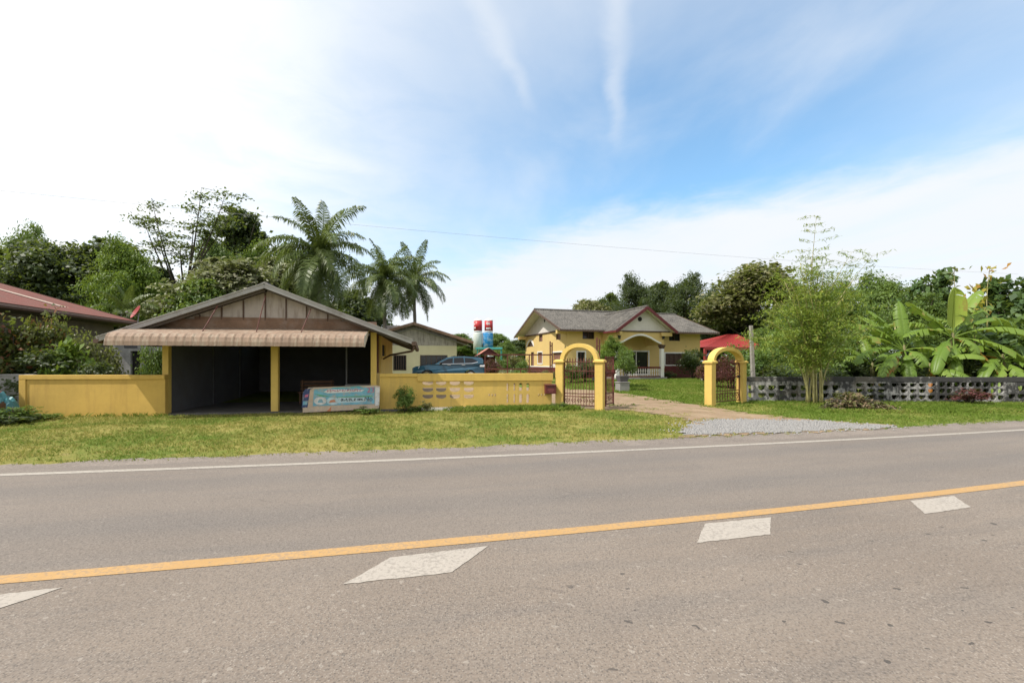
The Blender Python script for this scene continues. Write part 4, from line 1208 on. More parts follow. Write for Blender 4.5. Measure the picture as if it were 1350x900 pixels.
# low arch inside porch over door
dm = front['door']
b = MB(); dc = hf.fx(832, 0); w_ = .9
a_o = [(dc + w_ * math.cos(math.pi * k / 12), dm[3] + .1 + .45 * math.sin(math.pi * k / 12)) for k in range(13)]
a_i = [(dc + (w_ - .1) * math.cos(math.pi * k / 12), dm[3] + .1 + .36 * math.sin(math.pi * k / 12)) for k in range(13)]
b.plate(a_o + list(reversed(a_i)), [], -.05, -.034); b.build('arch_trim', M['house_yellow'], ho)

# ------------------------------------------------------------------ cream house behind
kf = Frame(-10.8, 34.5, math.atan2(.2, 1.0))
ko = empty('cream_house', (kf.o[0], kf.o[1], 0), kf.a, 'cream walled house with grey timber gable behind the parked car', 'house')
KW = 6.58; kz = .42
def krect(a, b_, c, d):
    return kf.fx(a), kf.fz((a + c) / 2, d), kf.fx(c), kf.fz((a + c) / 2, b_)
kw1 = krect(555, 469, 589, 482.5); kd = krect(519.5, 469, 534.7, 487)
b = MB(); b.plate([(0, kz - .4), (KW, kz - .4), (KW, 2.93), (0, 2.93)], [rp(kw1), rp(kd)], 0, .12); b.build('wall', M['cream'], ko)
b = MB(); b.box(KW - .12, KW - .002, .122, 9, kz - .4, 3.5); b.build('wall', M['cream'], ko)
b = MB(); b.box(0, .12, .122, 9, kz - .4, 3.5); b.build('wall', M['cream'], ko)
for r, nm in ((kw1, 'window'), (kd, 'window')):
    b = MB(); b.plate(rp((r[0] - .06, r[1] - .06, r[2] + .06, r[3] + .06)), [rp(r)], -.03, -.002); f = b.build(nm, M['brown'], ko)
    b = MB(); b.plate(rp((r[0] - .02, r[1] - .02, r[2] + .02, r[3] + .02)), [], .08, .1); b.build('pane', M['glass'], f)
    b = MB()
    for k in range(1, 5): u = r[0] + (r[2] - r[0]) * k / 5; b.box(u - .02, u + .02, .03, .06, r[1], r[3])
    b.build('mullion', M['brown'], f)
ks = .312; kap = KW / 2; kza = 4.63
b = MB(); b.plate([(.0, 2.932), (KW, 2.932), (KW, kza - ks * kap - .1), (kap, kza - .1), (0, kza - ks * kap - .1)], [], .02, .1); g = b.build('gable_wall', M['boards'], ko)
b = MB()
for k in range(1, 10):
    u = KW * k / 10; b = MB(); b.box(u - .025, u + .025, -.005, .018, 2.94, kza - .14 - ks * abs(u - kap)); b.build('batten', M['boards'], g)
b = MB()
for s in (-1, 1):
    ex = kap + s * (kap + 1.2); ez = kza - ks * (kap + 1.2)
    b.corr((ex, -.8, ez), (ex, 9.5, ez), (kap, -.8, kza), (kap, 9.5, kza), .2, .025)
r_ = b.build('roof', M['asbestos'], ko)
b = MB()
for s in (-1, 1):
    ex = kap + s * (kap + 1.22); ez = kza - ks * (kap + 1.22)
    b.bar((kap, -.83, kza - .06), (ex, -.83, ez - .06), .05, .2)
b.build('verge_board', M['beam'], r_)
b = MB()
for s in (-1, 1):
    ex = kap + s * (kap + 1.1); ez = kza - .38 - ks * (kap + 1.1)
    b.bar((kap, -.12, kza - .36), (ex, -.12, ez), .22, .06)
    b.bar((kap + s * .3, -.1, kza - .5), (kap + s * 2.2, -.1, kza - .95), .04, .05)
b.build('verge_board', M['verge'], r_)

# small grey roofed building further left behind
so = empty('grey_roofed_house', (-10.1, 41, 0), .1, 'small house with grey hipped roof glimpsed behind the palm trunks', 'house')
b = MB(); b.box(-3.2, 1.6, 0, 5, .2, 3.6); b.build('wall', M['boards'], so)
b = MB()
zz = 5.15; b.corr((-3.9, -.7, 3.6), (2.3, -.7, 3.6), (-1.4, 2.4, zz), (-.4, 2.4, zz), .2, .02); b.corr((2.3, -.7, 3.6), (2.3, 5.6, 3.6), (-.4, 2.4, zz), (-.4, 2.5, zz), .2, .02); b.corr((-3.9, -.7, 3.6), (-3.9, 5.6, 3.6), (-1.4, 2.4, zz), (-1.4, 2.5, zz), .2, .02)
b.build('roof', M['asbestos'], so)

# ------------------------------------------------------------------ left red roofed house, grey shed, bits
lf_ = Frame(-19.25, 22.0, CA)
lo = empty('red_roofed_house', (lf_.o[0], lf_.o[1], 0), CA, 'grey brown house with rusty red sheet roof at the left edge', 'house')
b = MB(); b.plate([(-9, -.15), (0, -.15), (0, 3.3), (-9, 3.3)], [[(-6.6, 1.25), (-5.2, 1.25), (-5.2, 2.2), (-6.6, 2.2)], [(-3.2, 1.25), (-2.0, 1.25), (-2.0, 2.2), (-3.2, 2.2)]], -.15, 0, 'x'); b.build('wall', M['greybrown'], lo)
b = MB(); b.box(-9, -.152, -.15, 0, -.15, 3.2); b.build('wall', M['greybrown'], lo)
b = MB(); b.box(-9, -.152, -9, -8.85, -.15, 3.2); b.build('wall', M['greybrown'], lo)
for y0, y1 in ((-6.6, -5.2), (-3.2, -2.0)):
    b = MB(); b.box(-.1, -.08, y0 - .01, y1 + .01, 1.24, 2.21); f = b.build('window', M['glass'], lo)
    b = MB()
    for k in range(1, 4): b.box(-.07, -.04, y0 + (y1 - y0) * k / 4 - .03, y0 + (y1 - y0) * k / 4 + .03, 1.25, 2.2)
    b.build('mullion', M['brown'], f)
rs_ = .3; rxp = -4.5; rz_ = 3.2 + (.7 - rxp) * rs_
b = MB(); b.corr((.7, -9.6, 3.2), (.7, .35, 3.2), (rxp, -9.6, rz_), (rxp, .35, rz_), .16, .016); b.corr((2 * rxp - .7, -9.6, 3.2), (2 * rxp - .7, .35, 3.2), (rxp, -9.6, rz_), (rxp, .35, rz_), .16, .016)
r_ = b.build('roof', M['redroof'], lo)
b = MB(); z_ = lambda x: 3.2 + (.7 - x) * rs_ + .03
b.corr((-.15, -2.45, z_(-.15)), (-.15, -2.05, z_(-.15)), (-4.4, -2.45, z_(-4.4)), (-4.4, -2.05, z_(-4.4)), .13, .012); b.build('light_sheet', M['pale_sheet'], r_)
b = MB(); b.bar((.72, -9.6, 3.13), (.72, .35, 3.13), .04, .16); b.bar((.7, .37, 3.14), (rxp, .37, rz_ - .06), .04, .16); b.build('fascia', M['brown'], r_)
b = MB(); b.tube([(.8, -9.6, 3.1), (.8, .4, 3.1)], .06, 8); b.build('gutter', M['brown'], lo)
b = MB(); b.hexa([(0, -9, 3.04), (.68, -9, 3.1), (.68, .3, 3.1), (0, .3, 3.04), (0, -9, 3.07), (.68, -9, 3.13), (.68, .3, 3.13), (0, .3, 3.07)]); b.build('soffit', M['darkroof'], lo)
# dish
dw = lf_.w(.98, .05)
lo.scale = (1.25, 1.25, 1.25); lo.location.z = -.4
do = empty('satellite_dish', (dw[0], dw[1], 3.62), R(-55), 'red satellite dish on the edge of the rusty red roof', 'satellite dish')
b = MB(); n = 16
for k in range(5):
    r = .36 * k / 4
    for j in range(n): a = 2 * math.pi * j / n; b.v.append((r * math.cos(a), r * math.sin(a), .28 * (r / .36) ** 2 * .36))
for k in range(4):
    for j in range(n): j2 = (j + 1) % n; b.f.append((k * n + j, k * n + j2, (k + 1) * n + j2, (k + 1) * n + j)); b.m.append(0)
d = b.build('reflector', M['red'], do, smooth=True); d.rotation_euler = (R(62), 0, R(20)); d.location = (0, 0, .42); do.scale = (1.0, 1.0, 1.0)
b = MB(); b.tube([(0, 0, -.1), (0, .06, .4)], .025, 6); b.build('mast', M['steel'], do)
b = MB(); b.tube([(0, .02, .25), (.12, -.42, .42)], .014, 5); b.tube([(.12, -.44, .40), (.11, -.36, .46)], .03, 6); b.build('feed_arm', M['steel'], do)
# grey shed
so = empty('grey_shed', (-16.3, 18.5, 0), CA, 'low grey rendered shed with dark doorway behind the yellow wall', 'shed')
sf = Frame(-16.3, 18.5, CA)
d0, d1 = sf.fx(172), sf.fx(185)
b = MB(); b.plate([(0, -.1), (3.6, -.1), (3.6, 2.7), (0, 2.7)], [[(d0, .0), (d1, .0), (d1, 2.08), (d0, 2.08)]], 0, .12); b.build('wall', M['greywall'], so)
b = MB(); b.box(3.48, 3.598, .122, 3, -.1, 2.7); b.build('wall', M['greywall'], so)
b = MB(); b.box(d0 - .05, d1 + .05, .13, .16, 0, 2.1); b.build('door', M['dark'], so)
b = MB(); b.box(sf.fx(164), sf.fx(181), -.02, -.002, 2.2, 2.31); b.build('vent', M['darkconc'], so)
b = MB(); b.corr((-.2, -.3, 2.72), (3.8, -.3, 2.72), (-.2, 3.2, 3.2), (3.8, 3.2, 3.2), .18, .02); b.build('roof', M['asbestos'], so)
# low grey wall, tarp and basin at left edge
lg = Frame(-22, 13.6, R(4))
b = MB(); b.box(0, 7.2, 0, .12, -.1, 1.2); b.box(0, 7.2, -.02, .14, 1.2, 1.25)
tag(b.build('low_grey_wall', M['greywall'], None, loc=(-22, 13.6, 0)), 'low bare grey wall at the left edge beyond the yellow wall', 'wall').rotation_euler = (0, 0, R(4))
b = MB(); rr = random.Random(3); nx_, ny_ = 14, 9
for i in range(nx_):
    for j in range(ny_):
        u, v_ = i / (nx_ - 1), j / (ny_ - 1)
        h = .72 * (math.sin(math.pi * min(1, max(0, u))) ** .5) * (math.sin(math.pi * v_) ** .5) * rr.uniform(.85, 1.1)
        b.v.append((u * .8 - .4, v_ * .6 - .3, h))
for i in range(nx_ - 1):
    for j in range(ny_ - 1): b.f.append((i * ny_ + j, (i + 1) * ny_ + j, (i + 1) * ny_ + j + 1, i * ny_ + j + 1)); b.m.append(0)
tag(b.build('tarpaulin', M['tarp'], None, loc=(-14.55, 13.0, 0)), 'crumpled turquoise tarpaulin heap at the left end of the yellow wall', 'tarpaulin')
b = MB(); b.lathe([(.18, 0), (.27, .26), (.29, .27), (.26, .25), (.16, .03)], 18)
tag(b.build('plastic_basin', M['red'], None, loc=(-14.0, 12.1, .55)), 'red plastic basin on a crate beside the turquoise tarpaulin', 'basin')
b = MB()
for k in range(3): b.box(-.3, .3, -.22, .22, .0 + k * .18, .15 + k * .18)
b.box(-.28, -.24, -.2, -.16, 0, .55); b.box(.24, .28, -.2, -.16, 0, .55); b.box(-.28, -.24, .16, .2, 0, .55); b.box(.24, .28, .16, .2, 0, .55)
tag(b.build('wooden_crate', M['wood'], None, loc=(-14.0, 12.1, 0)), 'slatted brown crate under the red basin at the left edge', 'crate')

# ------------------------------------------------------------------ red canopy house on right behind
ro = empty('red_canopy', (16.2, 42, 0), .2, 'red sheet roofed canopy on red posts right of the main house', 'canopy')
a = at(927, 457.5, 42); c = at(1000, 441, 42)
z1 = a.z; z2 = c.z + .2
x0 = a.x - 16.2; 
b = MB(); b.corr((x0, -.5, z1), (x0 + 6.4, -.5, z1), (x0 + 5.2, 3.2, z2 + .1), (x0 + 6.3, 3.2, z2 + .1), .25, .02)
b.corr((x0, -.5, z1), (x0, 7, z1), (x0 + 5.2, 3.2, z2 + .1), (x0 + 5.2, 3.3, z2 + .1), .25, .02); b.build('roof', M['red'], ro)
b = MB(); b.bar((x0, -.52, z1 - .12), (x0 + 6.4, -.52, z1 - .12), .05, .28); b.build('fascia', M['red'], ro)
for x in (x0 + .1, x0 + 3.2, x0 + 6.2):
    b = MB(); b.bar((x, -.4, .3), (x, -.4, z1 - .1), .22, .22); b.build('post', M['red'], ro)

# ------------------------------------------------------------------ water tanks
TY = 50.0
def tank(name, px0, px1, y0, y1, mat, label, dom=True, marks=None, Y=TY, group=None):
    a = at(px0, y0, Y); c = at(px1, y1, Y); r = (c.x - a.x) / 2; h = a.z - c.z
    o = empty(name, ((a.x + c.x) / 2, Y, c.z), 0, label, 'water tank', group)
    if dom:
        b = MB(); b.lathe([(r * .98, 0), (r, .03), (r, .12)], 20); b.build('base_band', M['tank_white'], o, smooth=False)
        b = MB(); b.lathe([(r * 1.0, .122), (r * 1.0, h - .28)], 20); b.build('body', M[mat], o, smooth=True)
        b = MB(); b.lathe([(r * 1.02, h - .278), (r * .98, h - .2), (r * .5, h - .06), (r * .25, h - .05), (r * .24, h), (.02, h + .01)], 20); b.build('lid', M['tank_white'], o)
    else:
        b = MB(); b.lathe([(r, 0), (r, h - .05), (r * .96, h)], 20); b.build('body', M[mat], o, smooth=True)
    if marks:
        b = MB()
        for (mz, ww, hh, ac) in marks:
            for k in range(6):
                q0 = ac + ww * (k / 6 - .5); q1 = ac + ww * ((k + .7) / 6 - .5)
                zz0 = mz * h + hh * .12 * math.sin(k * 2.1); rr_ = r + .012
                pts = [(rr_ * math.cos(q), rr_ * math.sin(q), z) for q, z in ((q0, zz0), (q1, zz0 + .02), (q1, zz0 + hh), (q0, zz0 + hh * .9))]
                b.poly(pts)
        b.build('lettering', M['tank_white'], o)
    return o
D = -math.pi / 2
tank('water_tank', 624.6, 635.6, 419.5, 437.6, 'tank_red', 'left red water tank with white lettering on its left side', marks=[(.22, .5, .22, D - .75), (.5, .4, .2, D - .8), (.72, .3, .12, D - .8)], group='red water tanks')
tank('water_tank', 638.8, 649.8, 419.5, 437.6, 'tank_red', 'right red water tank with white lettering across its front', marks=[(.18, 1.2, .2, D), (.5, 1.0, .26, D - .1), (.74, .7, .1, D)], group='red water tanks')
tank('storage_tank', 624, 636.3, 438.6, 466, 'tank_pale', 'pale plain storage tank below the left red tank', False)
tank('storage_tank', 636.6, 650, 438.6, 466, 'blueprint', 'blue patterned storage tank below the right red tank', False)

# teal frame shelter and red hut
to = empty('teal_shelter', (-1.3, 46, gh(-1.3, 46)), 0, 'low teal roofed shelter below the water tanks', 'shelter')
a = at(648, 458.5, 46); c = at(662, 458.5, 46); g = gh(0, 46)
b = MB(); b.hexa([(a.x + 1.3 - 1.6, -.4, a.z - g - .15), (c.x + 1.3, -.4, a.z - g - .15), (c.x + 1.3, 3, a.z - g), (a.x + 1.3 - 1.6, 3, a.z - g), (a.x + 1.3 - 1.6, -.4, a.z - g), (c.x + 1.3, -.4, a.z - g), (c.x + 1.3, 3, a.z - g + .15), (a.x + 1.3 - 1.6, 3, a.z - g + .15)]); b.build('roof', M['teal'], to)
for x in (a.x + 1.3 - 1.4, c.x + 1.2):
    for y in (-.3, 2.8):
        b = MB(); b.bar((x, y, 0), (x, y, a.z - g - .1), .1, .1); b.build('post', M['teal'], to)
hy = 38.0
hx0 = at(627, 469.5, hy); hx1 = at(642.5, 459, hy); hx2 = at(657, 471, hy)
hu = empty('red_hut', (hx1.x, hy, gh(hx1.x, hy)), R(10), 'little open hut with red gable roof behind the parked car', 'hut')
g = gh(hx1.x, hy); hz = hx1.z - g; ez = hx0.z - g; hw = hx1.x - hx0.x
b = MB(); b.corr((-hw, -1.2, ez), (-hw, 1.6, ez), (0, -1.2, hz), (0, 1.6, hz), .2, .015); b.corr((hw, -1.2, ez), (hw, 1.6, ez), (0, -1.2, hz), (0, 1.6, hz), .2, .015)
b.build('roof', plain('faded_red_roof', (.40, .16, .12), .7), hu)
b = MB(); b.plate([(-hw * .85, ez + .12), (hw * .85, ez + .12), (0, hz - .1)], [], -1.0, -.95); b.build('gable_wall', M['maroon'], hu)
for x in (-hw * .8, hw * .8):
    for y in (-.95, 1.3):
        b = MB(); b.bar((x, y, 0), (x, y, ez + .1), .1, .1); b.build('post', M['maroon'], hu)
b = MB(); b.box(-hw * .8, hw * .8, 1.25, 1.3, 0, ez); b.build('back_wall', M['maroon'], hu)

# ------------------------------------------------------------------ parked SUV (front towards -x)
cy = 30.0
ca = at(546, 480, cy); cb = at(640, 480, cy); clen = cb.x - ca.x
car = empty('parked_suv', ((ca.x + cb.x) / 2, cy, gh(-4, cy)), R(3), 'dark teal blue suv parked behind the pierced yellow wall', 'car')
hl = clen / 2; Wd = .91
ctop = CAMZ + 8.2 / F * cy - gh(-4, cy)
sc_ = ctop / 1.62
def shell(profile, wfun, name, mat, bev=.05, parent=None):
    """closed side profile (x,z) lofted across the width with width depending on z"""
    b = MB(); n = len(profile)
    cols = [-1, -.93, 0, .93, 1]
    for c in cols:
        for (x, z) in profile:
            w = wfun(x, z); inset = .05 if abs(c) == 1 else 0
            cx = sum(p[0] for p in profile) / n; cz = sum(p[1] for p in profile) / n
            k = 1 - inset * .6
            b.v.append((cx + (x - cx) * k, c * w, cz + (z - cz) * k))
    for i in range(len(cols) - 1):
        for j in range(n):
            j2 = (j + 1) % n
            b.f.append((i * n + j, i * n + j2, (i + 1) * n + j2, (i + 1) * n + j)); b.m.append(0)
    b.f.append(tuple(range(n))); b.m.append(0); e = (len(cols) - 1) * n
    b.f.append(tuple(reversed(range(e, e + n)))); b.m.append(0)
    return b.build(name, mat, parent or car, smooth=False)
z = lambda v: v * sc_
body = [(-hl, z(.42)), (-hl + .02, z(.62)), (-hl + .05, z(.86)), (-hl + .22, z(.95)), (-hl + .75, z(1.02)), (-hl + 1.5, z(1.10)), (hl - .28, z(1.16)), (hl - .08, z(1.10)), (hl - .02, z(.8)), (hl - .03, z(.42)),
        (hl - .55, z(.30)), (hl - .6, z(.55)), (hl - .8, z(.72)), (hl - 1.05, z(.74)), (hl - 1.28, z(.6)), (hl - 1.36, z(.30)),
        (-hl + 1.38, z(.30)), (-hl + 1.3, z(.6)), (-hl + 1.1, z(.74)), (-hl + .82, z(.74)), (-hl + .6, z(.6)), (-hl + .52, z(.30))]
def bwid(x, zz):
    q = 1 - .18 * smooth(hl - .7, hl, abs(x))
    return Wd * q * (1 - .05 * smooth(z(.8), z(1.15), zz))
bo = shell(body, bwid, 'body', M['carpaint'])
cab = [(-hl + 1.42, z(1.07)), (-hl + 1.82, z(1.33)), (-hl + 2.18, z(1.53)), (-hl + 2.5, z(1.60)), (hl - 1.4, z(1.62)), (hl - .5, z(1.55)), (hl - .2, z(1.50)), (hl - .12, z(1.30)), (hl - .12, z(1.12))]
cw = lambda x, zz: (Wd * .95) * (1 - .26 * smooth(z(1.05), z(1.75), zz))
ca_ = shell(cab, cw, 'cabin', M['carpaint'])
def sidepanel(poly, name, mat, off, parent, wf=cw):
    for s in (-1, 1):
        b = MB(); n = len(poly)
        ins = [(x, s * (wf(x, zz) * 1.0 - .02), zz) for x, zz in poly]; out = [(x, s * (wf(x, zz) + off), zz) for x, zz in poly]
        b.poly(out if s < 0 else list(reversed(out)))
        for j in range(n):
            j2 = (j + 1) % n; b.poly([ins[j], ins[j2], out[j2], out[j]])
        b.build(name, mat, parent)
sidepanel([(-hl + 1.82, z(1.13)), (-hl + 1.93, z(1.25)), (-hl + 2.3, z(1.46)), (-hl + 2.6, z(1.51)), (-hl + 2.6, z(1.15))], 'window', M['carglass'], .008, ca_)
sidepanel([(-hl + 2.68, z(1.16)), (-hl + 2.68, z(1.515)), (hl - 1.42, z(1.54)), (hl - 1.36, z(1.18))], 'window', M['carglass'], .008, ca_)
sidepanel([(hl - 1.3, z(1.18)), (hl - 1.34, z(1.535)), (hl - .85, z(1.49)), (hl - .52, z(1.32)), (hl - .62, z(1.22))], 'window', M['carglass'], .008, ca_)
sidepanel([(-hl + 1.75, z(1.10)), (-hl + 1.75, z(1.12)), (hl - .9, z(1.165)), (hl - .5, z(1.26)), (hl - .47, z(1.235)), (hl - .85, z(1.14))], 'trim_strip', M['chrome'], .012, ca_)
b = MB(); b.hexa([(-hl + 1.49, -.68, z(1.11)), (-hl + 1.49, .68, z(1.11)), (-hl + 1.53, .68, z(1.10)), (-hl + 1.53, -.68, z(1.10)), (-hl + 2.15, -.56, z(1.53)), (-hl + 2.15, .56, z(1.53)), (-hl + 2.19, .56, z(1.52)), (-hl + 2.19, -.56, z(1.52))]); b.build('windscreen', M['carglass'], ca_)
for s in (-1, 1):
    b = MB(); b.lathe([(.05, -.05), (.10, -.03), (.10, .06), (.04, .09)], 10); m_ = b.build('mirror', M['black'], car, smooth=True); m_.location = (-hl + 1.85, s * (Wd + .06), z(1.15)); m_.scale = (.8, 1.1, 1)
    for xx in (-hl + 2.3, hl - 1.5):
        b = MB(); b.box(xx - .02, xx + .2, s * Wd * .955 - .012, s * Wd * .955 + .012, z(1.035), z(1.07)); b.build('door_handle', M['chrome'], car, bevel=.005)
    for xx in (-hl + .95, hl - .95):
        b = MB(); b.tube([(0, -.11, 0), (0, .11, 0)], .36 * sc_, 24); w_ = b.build('wheel', M['rubber'], car); w_.location = (xx, s * (Wd - .14), .36 * sc_)
        b = MB(); b.tube([(0, s * .111, 0), (0, s * .125, 0)], .23 * sc_, 20); b.build('rim', M['chrome'], w_)
    b = MB(); b.hexa([(-hl + .03, s * .45, z(.78)), (-hl + .42, s * .83, z(.82)), (-hl + .42, s * .80, z(.82)), (-hl + .06, s * .43, z(.78)), (-hl + .05, s * .45, z(.88)), (-hl + .5, s * .845, z(.935)), (-hl + .5, s * .80, z(.94)), (-hl + .08, s * .43, z(.9))]); b.build('headlight', M['lamp_white'], car)
    b = MB(); b.box(hl - .36, hl - .03, s * .70 - .13, s * .70 + .13, z(.92), z(1.06)); b.build('tail_light', M['lamp_white'], car, bevel=.02)
    b = MB(); b.box(-hl + 1.5, hl - 1.45, s * (Wd + .0) - .02, s * (Wd) + .02, z(.30), z(.42)); b.build('sill_trim', M['black'], car)
    b = MB(); b.tube([(-hl + 2.5, s * .56, z(1.615)), (0.3, s * .56, z(1.64)), (hl - .7, s * .56, z(1.59))], .014, 6); b.build('roof_rail', M['black'], car)
b = MB(); b.box(-hl - .015, -hl + .06, -.5, .5, z(.55), z(.84)); b.build('grille', M['black'], car)

# ------------------------------------------------------------------ planter and rocks
px_ = at(820.5, 511, 23.6); g = gh(px_.x, 23.6)
po = empty('square_planter', (px_.x, 23.6, g), R(12), 'grey block planter with dark square pot before the house porch', 'planter')
b = MB(); b.box(-.27, .27, -.27, .27, -.1, .42); b.box(-.30, .30, -.30, .30, .42, .47); b.build('plinth', M['concrete'], po, bevel=.01)
b = MB(); b.hexa([(-.2, -.2, .47), (.2, -.2, .47), (.2, .2, .47), (-.2, .2, .47), (-.27, -.27, .78), (.27, -.27, .78), (.27, .27, .78), (-.27, .27, .78)]); b.build('pot', plain('dark_pot', (.10, .09, .10), .7), po, bevel=.015)
b = MB(); b.hexa([(-.2, -.15, -.05), (.22, -.18, -.05), (.2, .16, -.05), (-.16, .18, -.05), (-.13, -.1, .22), (.14, -.12, .26), (.12, .1, .24), (-.1, .12, .2)])
rp_ = gp(903, 498)
tag(b.build('stone', M['greywall'], None, bevel=.03, loc=(rp_[0], 31.2, gh(rp_[0], 31.2))), 'pale boulder on the lawn in front of the main house', 'stone')

# ------------------------------------------------------------------ vegetation
GB = 'trees standing behind the houses'
GLT = 'trees behind the left house and carport'
tree('broad', -45, 318, 33, 150, 'dark', 'broad dark tree cut off by the left picture edge', group=GLT)
tree('fine', 35, 296, 36, 90, 'mid', 'feathery lighter topped tree above the left red roof', group=GLT)
tree('round', 68, 322, 31, 120, 'dark', 'dense rounded dark tree directly above the red roof ridge', group=GLT)
tree('layer', 132, 318, 33, 130, 'dark', 'wide dark layered tree above the satellite dish', group=GLT)
tree('fine', 172, 318, 30, 96, 'bright', 'bright green arching tree between dark crowns left of the sparse tree', group=GLT)
tree('tall', 206, 352, 35, 60, 'dark', 'narrow dark tree between the bright tree and the sparse branched one', group=GLT)
tree('tall', 318, 276, 44, 66, 'dark', 'tall dark round topped tree behind the carport ridge', group=GLT)
tree('fine', 288, 312, 40, 80, 'mid', 'mid green feathery tree beside the tall sparse tree', group=GLT)
tree('fine', 330, 322, 38, 86, 'bright', 'bright yellow green tree in front of the tall dark round tree', group=GLT)
tree('broad', 268, 372, 27, 90, 'mid', 'low leafy green tree just above the left slope of the carport', group=GLT)
tree('round', 385, 328, 46, 80, 'mid', 'mid green tree directly behind the largest coconut palm', group=GLT)
tree('broad', 468, 385, 46, 90, 'dark', 'dark tree low between the coconut palms', group=GLT)
tree('layer', 300, 345, 30, 150, 'grey', 'wide grey green tangled tree above the carport gable', group=GLT)
tree('layer', 375, 345, 33, 110, 'grey', 'drooping grey green tree left of the largest palm', group=GLT)
GH = 'trees behind the main house'
tree('round', 777, 396, 57, 60, 'olive', 'small pale olive tree above the left ridge of the main house', group=GH)
tree('broad', 800, 388, 64, 60, 'dark', 'dark low tree between the olive tree and the big dark crowns', group=GH)
tree('fine', 838, 364, 58, 66, 'dark', 'big dark tree straight behind the porch gable', group=GH)
tree('round', 866, 374, 64, 60, 'dark', 'dark rounded tree between the two tall dark trees', group=GH)
tree('fine', 902, 362, 60, 78, 'dark', 'tall dark tree right of the porch gable', group=GH)
tree('fine', 938, 378, 63, 60, 'dark', 'dark tree filling behind the right roof end', group=GH)
tree('round', 946, 452, 47, 60, 'dark', 'dark shrubby tree under the roof edge of the red canopy', group=GH)
tree('broad', 928, 440, 52, 40, 'dark', 'low dark tree filling the gap beside the right house wall', group=GH)
tree('layer', 1000, 348, 50, 138, 'olive', 'large olive brown layered tree beyond the red canopy', group=GH)
tree('broad', 962, 420, 56, 90, 'dark', 'low dark tree behind the red canopy roof', group=GH)
tree('round', 1040, 400, 46, 90, 'dark', 'dark tree between the olive tree and the bamboo', group=GH)
GR = 'trees behind the grey block wall'
tree('fine', 1095, 372, 29, 110, 'mid', 'fine leaved green tree right behind the bamboo clump', group=GR)
tree('fine', 1165, 360, 31, 110, 'mid', 'fine leaved green tree left of the banana plants', group=GR)
tree('bigleaf', 1225, 362, 27, 70, 'big', 'large leaved dark tree behind the tall upright banana leaf', group=GR)
tree('fine', 1205, 392, 25, 100, 'mid', 'lower feathery tree right behind the two banana crowns', group=GR)
tree('bigleaf', 1336, 368, 23, 84, 'big', 'broad leaved tree at the right picture edge', group=GR)
tree('fine', 1288, 396, 27, 90, 'mid', 'green tree under the thin yellow saplings', group=GR)
tree('broad', 1385, 380, 27, 130, 'mid', 'green tree cut off by the right picture edge', group=GR)
tree('fine', 1050, 404, 26, 84, 'mid', 'green tree left behind the bamboo clump', group=GR)
GD = 'distant trees in the gap beside the water tanks'
tree('round', 655, 440, 66, 34, 'mid', 'distant round tree just right of the water tanks', group=GD)
tree('broad', 684, 446, 60, 50, 'dark', 'distant dark tree next to the left end of the main house', group=GD)
tree('fine', 668, 452, 54, 40, 'mid', 'distant small tree between tanks and main house', group=GD)
tree('round', 604, 441, 72, 44, 'mid', 'distant tree peeping over the cream house roof', group=GD)
tree('broad', 625, 450, 74, 50, 'dark', 'distant dark tree behind the storage tanks', group=GD)
tree('broad', 560, 446, 80, 70, 'mid', 'distant tree hidden low behind the cream house', group=GD)
tree('broad', 714, 470, 60, 60, 'dark', 'distant dark tree behind the main house left wall', group=GD)

# sparse tall tree with visible limbs
def sparse_tree(px, topy, Y, label):
    X = (px - CX) / F * Y; g = gh(X, Y); o = empty('sparse_tree', (X, Y, g), 0, label, 'tree', GLT)
    Ht = CAMZ - (topy - HY) / F * Y - g
    rng = np.random.default_rng(77); mb = MB(); tips = []
    mb.tube([(0, 0, -.2), (.1, 0, Ht * .3), (.0, .1, Ht * .5)], [.24, .19, .15], 8)
    for k in range(9):
        a = -2.2 + k * .55; dx = math.sin(a) * Ht * .24 * rng.uniform(.6, 1.1); dy = math.cos(k * 2.1) * 1.2; zz = Ht * (.72 + .28 * rng.random() * (1 if k % 2 else .75))
        if k == 0: dx, zz = -Ht * .24, Ht * .98
        if k == 4: dx, zz = Ht * .12, Ht * .99
        s = Vector((0, .05, Ht * rng.uniform(.3, .5))); e = Vector((dx, dy, zz)); m = s.lerp(e, .45) + Vector((dx * .08, 0, .3))
        mb.tube([s, m, s.lerp(e, .75) + Vector((dx * .05, 0, .1)), e], [.10, .06, .035, .012], 5)
        for j in range(6):
            q = .45 + .55 * (j + 1) / 6; p = m.lerp(e, (q - .45) / .55) if q > .45 else m
            t = p + Vector((rng.normal() * .55, rng.normal() * .5, rng.normal() * .22 + .15)); mb.tube([p, p.lerp(t, .5) + Vector((0, 0, .06)), t], [.02, .014, .006], 4); tips.append(t)
    mb.build('trunk', M['barkdark'], o, smooth=True)
    Cs = []; Ns = []
    for t in tips:
        n = rng.integers(50, 90)
        Cs.append(np.array(t) + rng.normal(size=(n, 3)) * np.array([.46, .42, .10])); Ns.append(np.array([0, 0, 1.0]) + rng.normal(size=(n, 3)) * .45)
    C = np.concatenate(Cs); L = .25 * rng.uniform(.6, 1.3, len(C)); V, q = leaf_quads(C, np.concatenate(Ns), L, L * .55, rng, .1)
    mkobj('crown', np_mesh('crown', V, q, LM['dark']), o)
sparse_tree(243, 249, 35, 'tall sparse tree with bare spreading limbs against the bright sky')

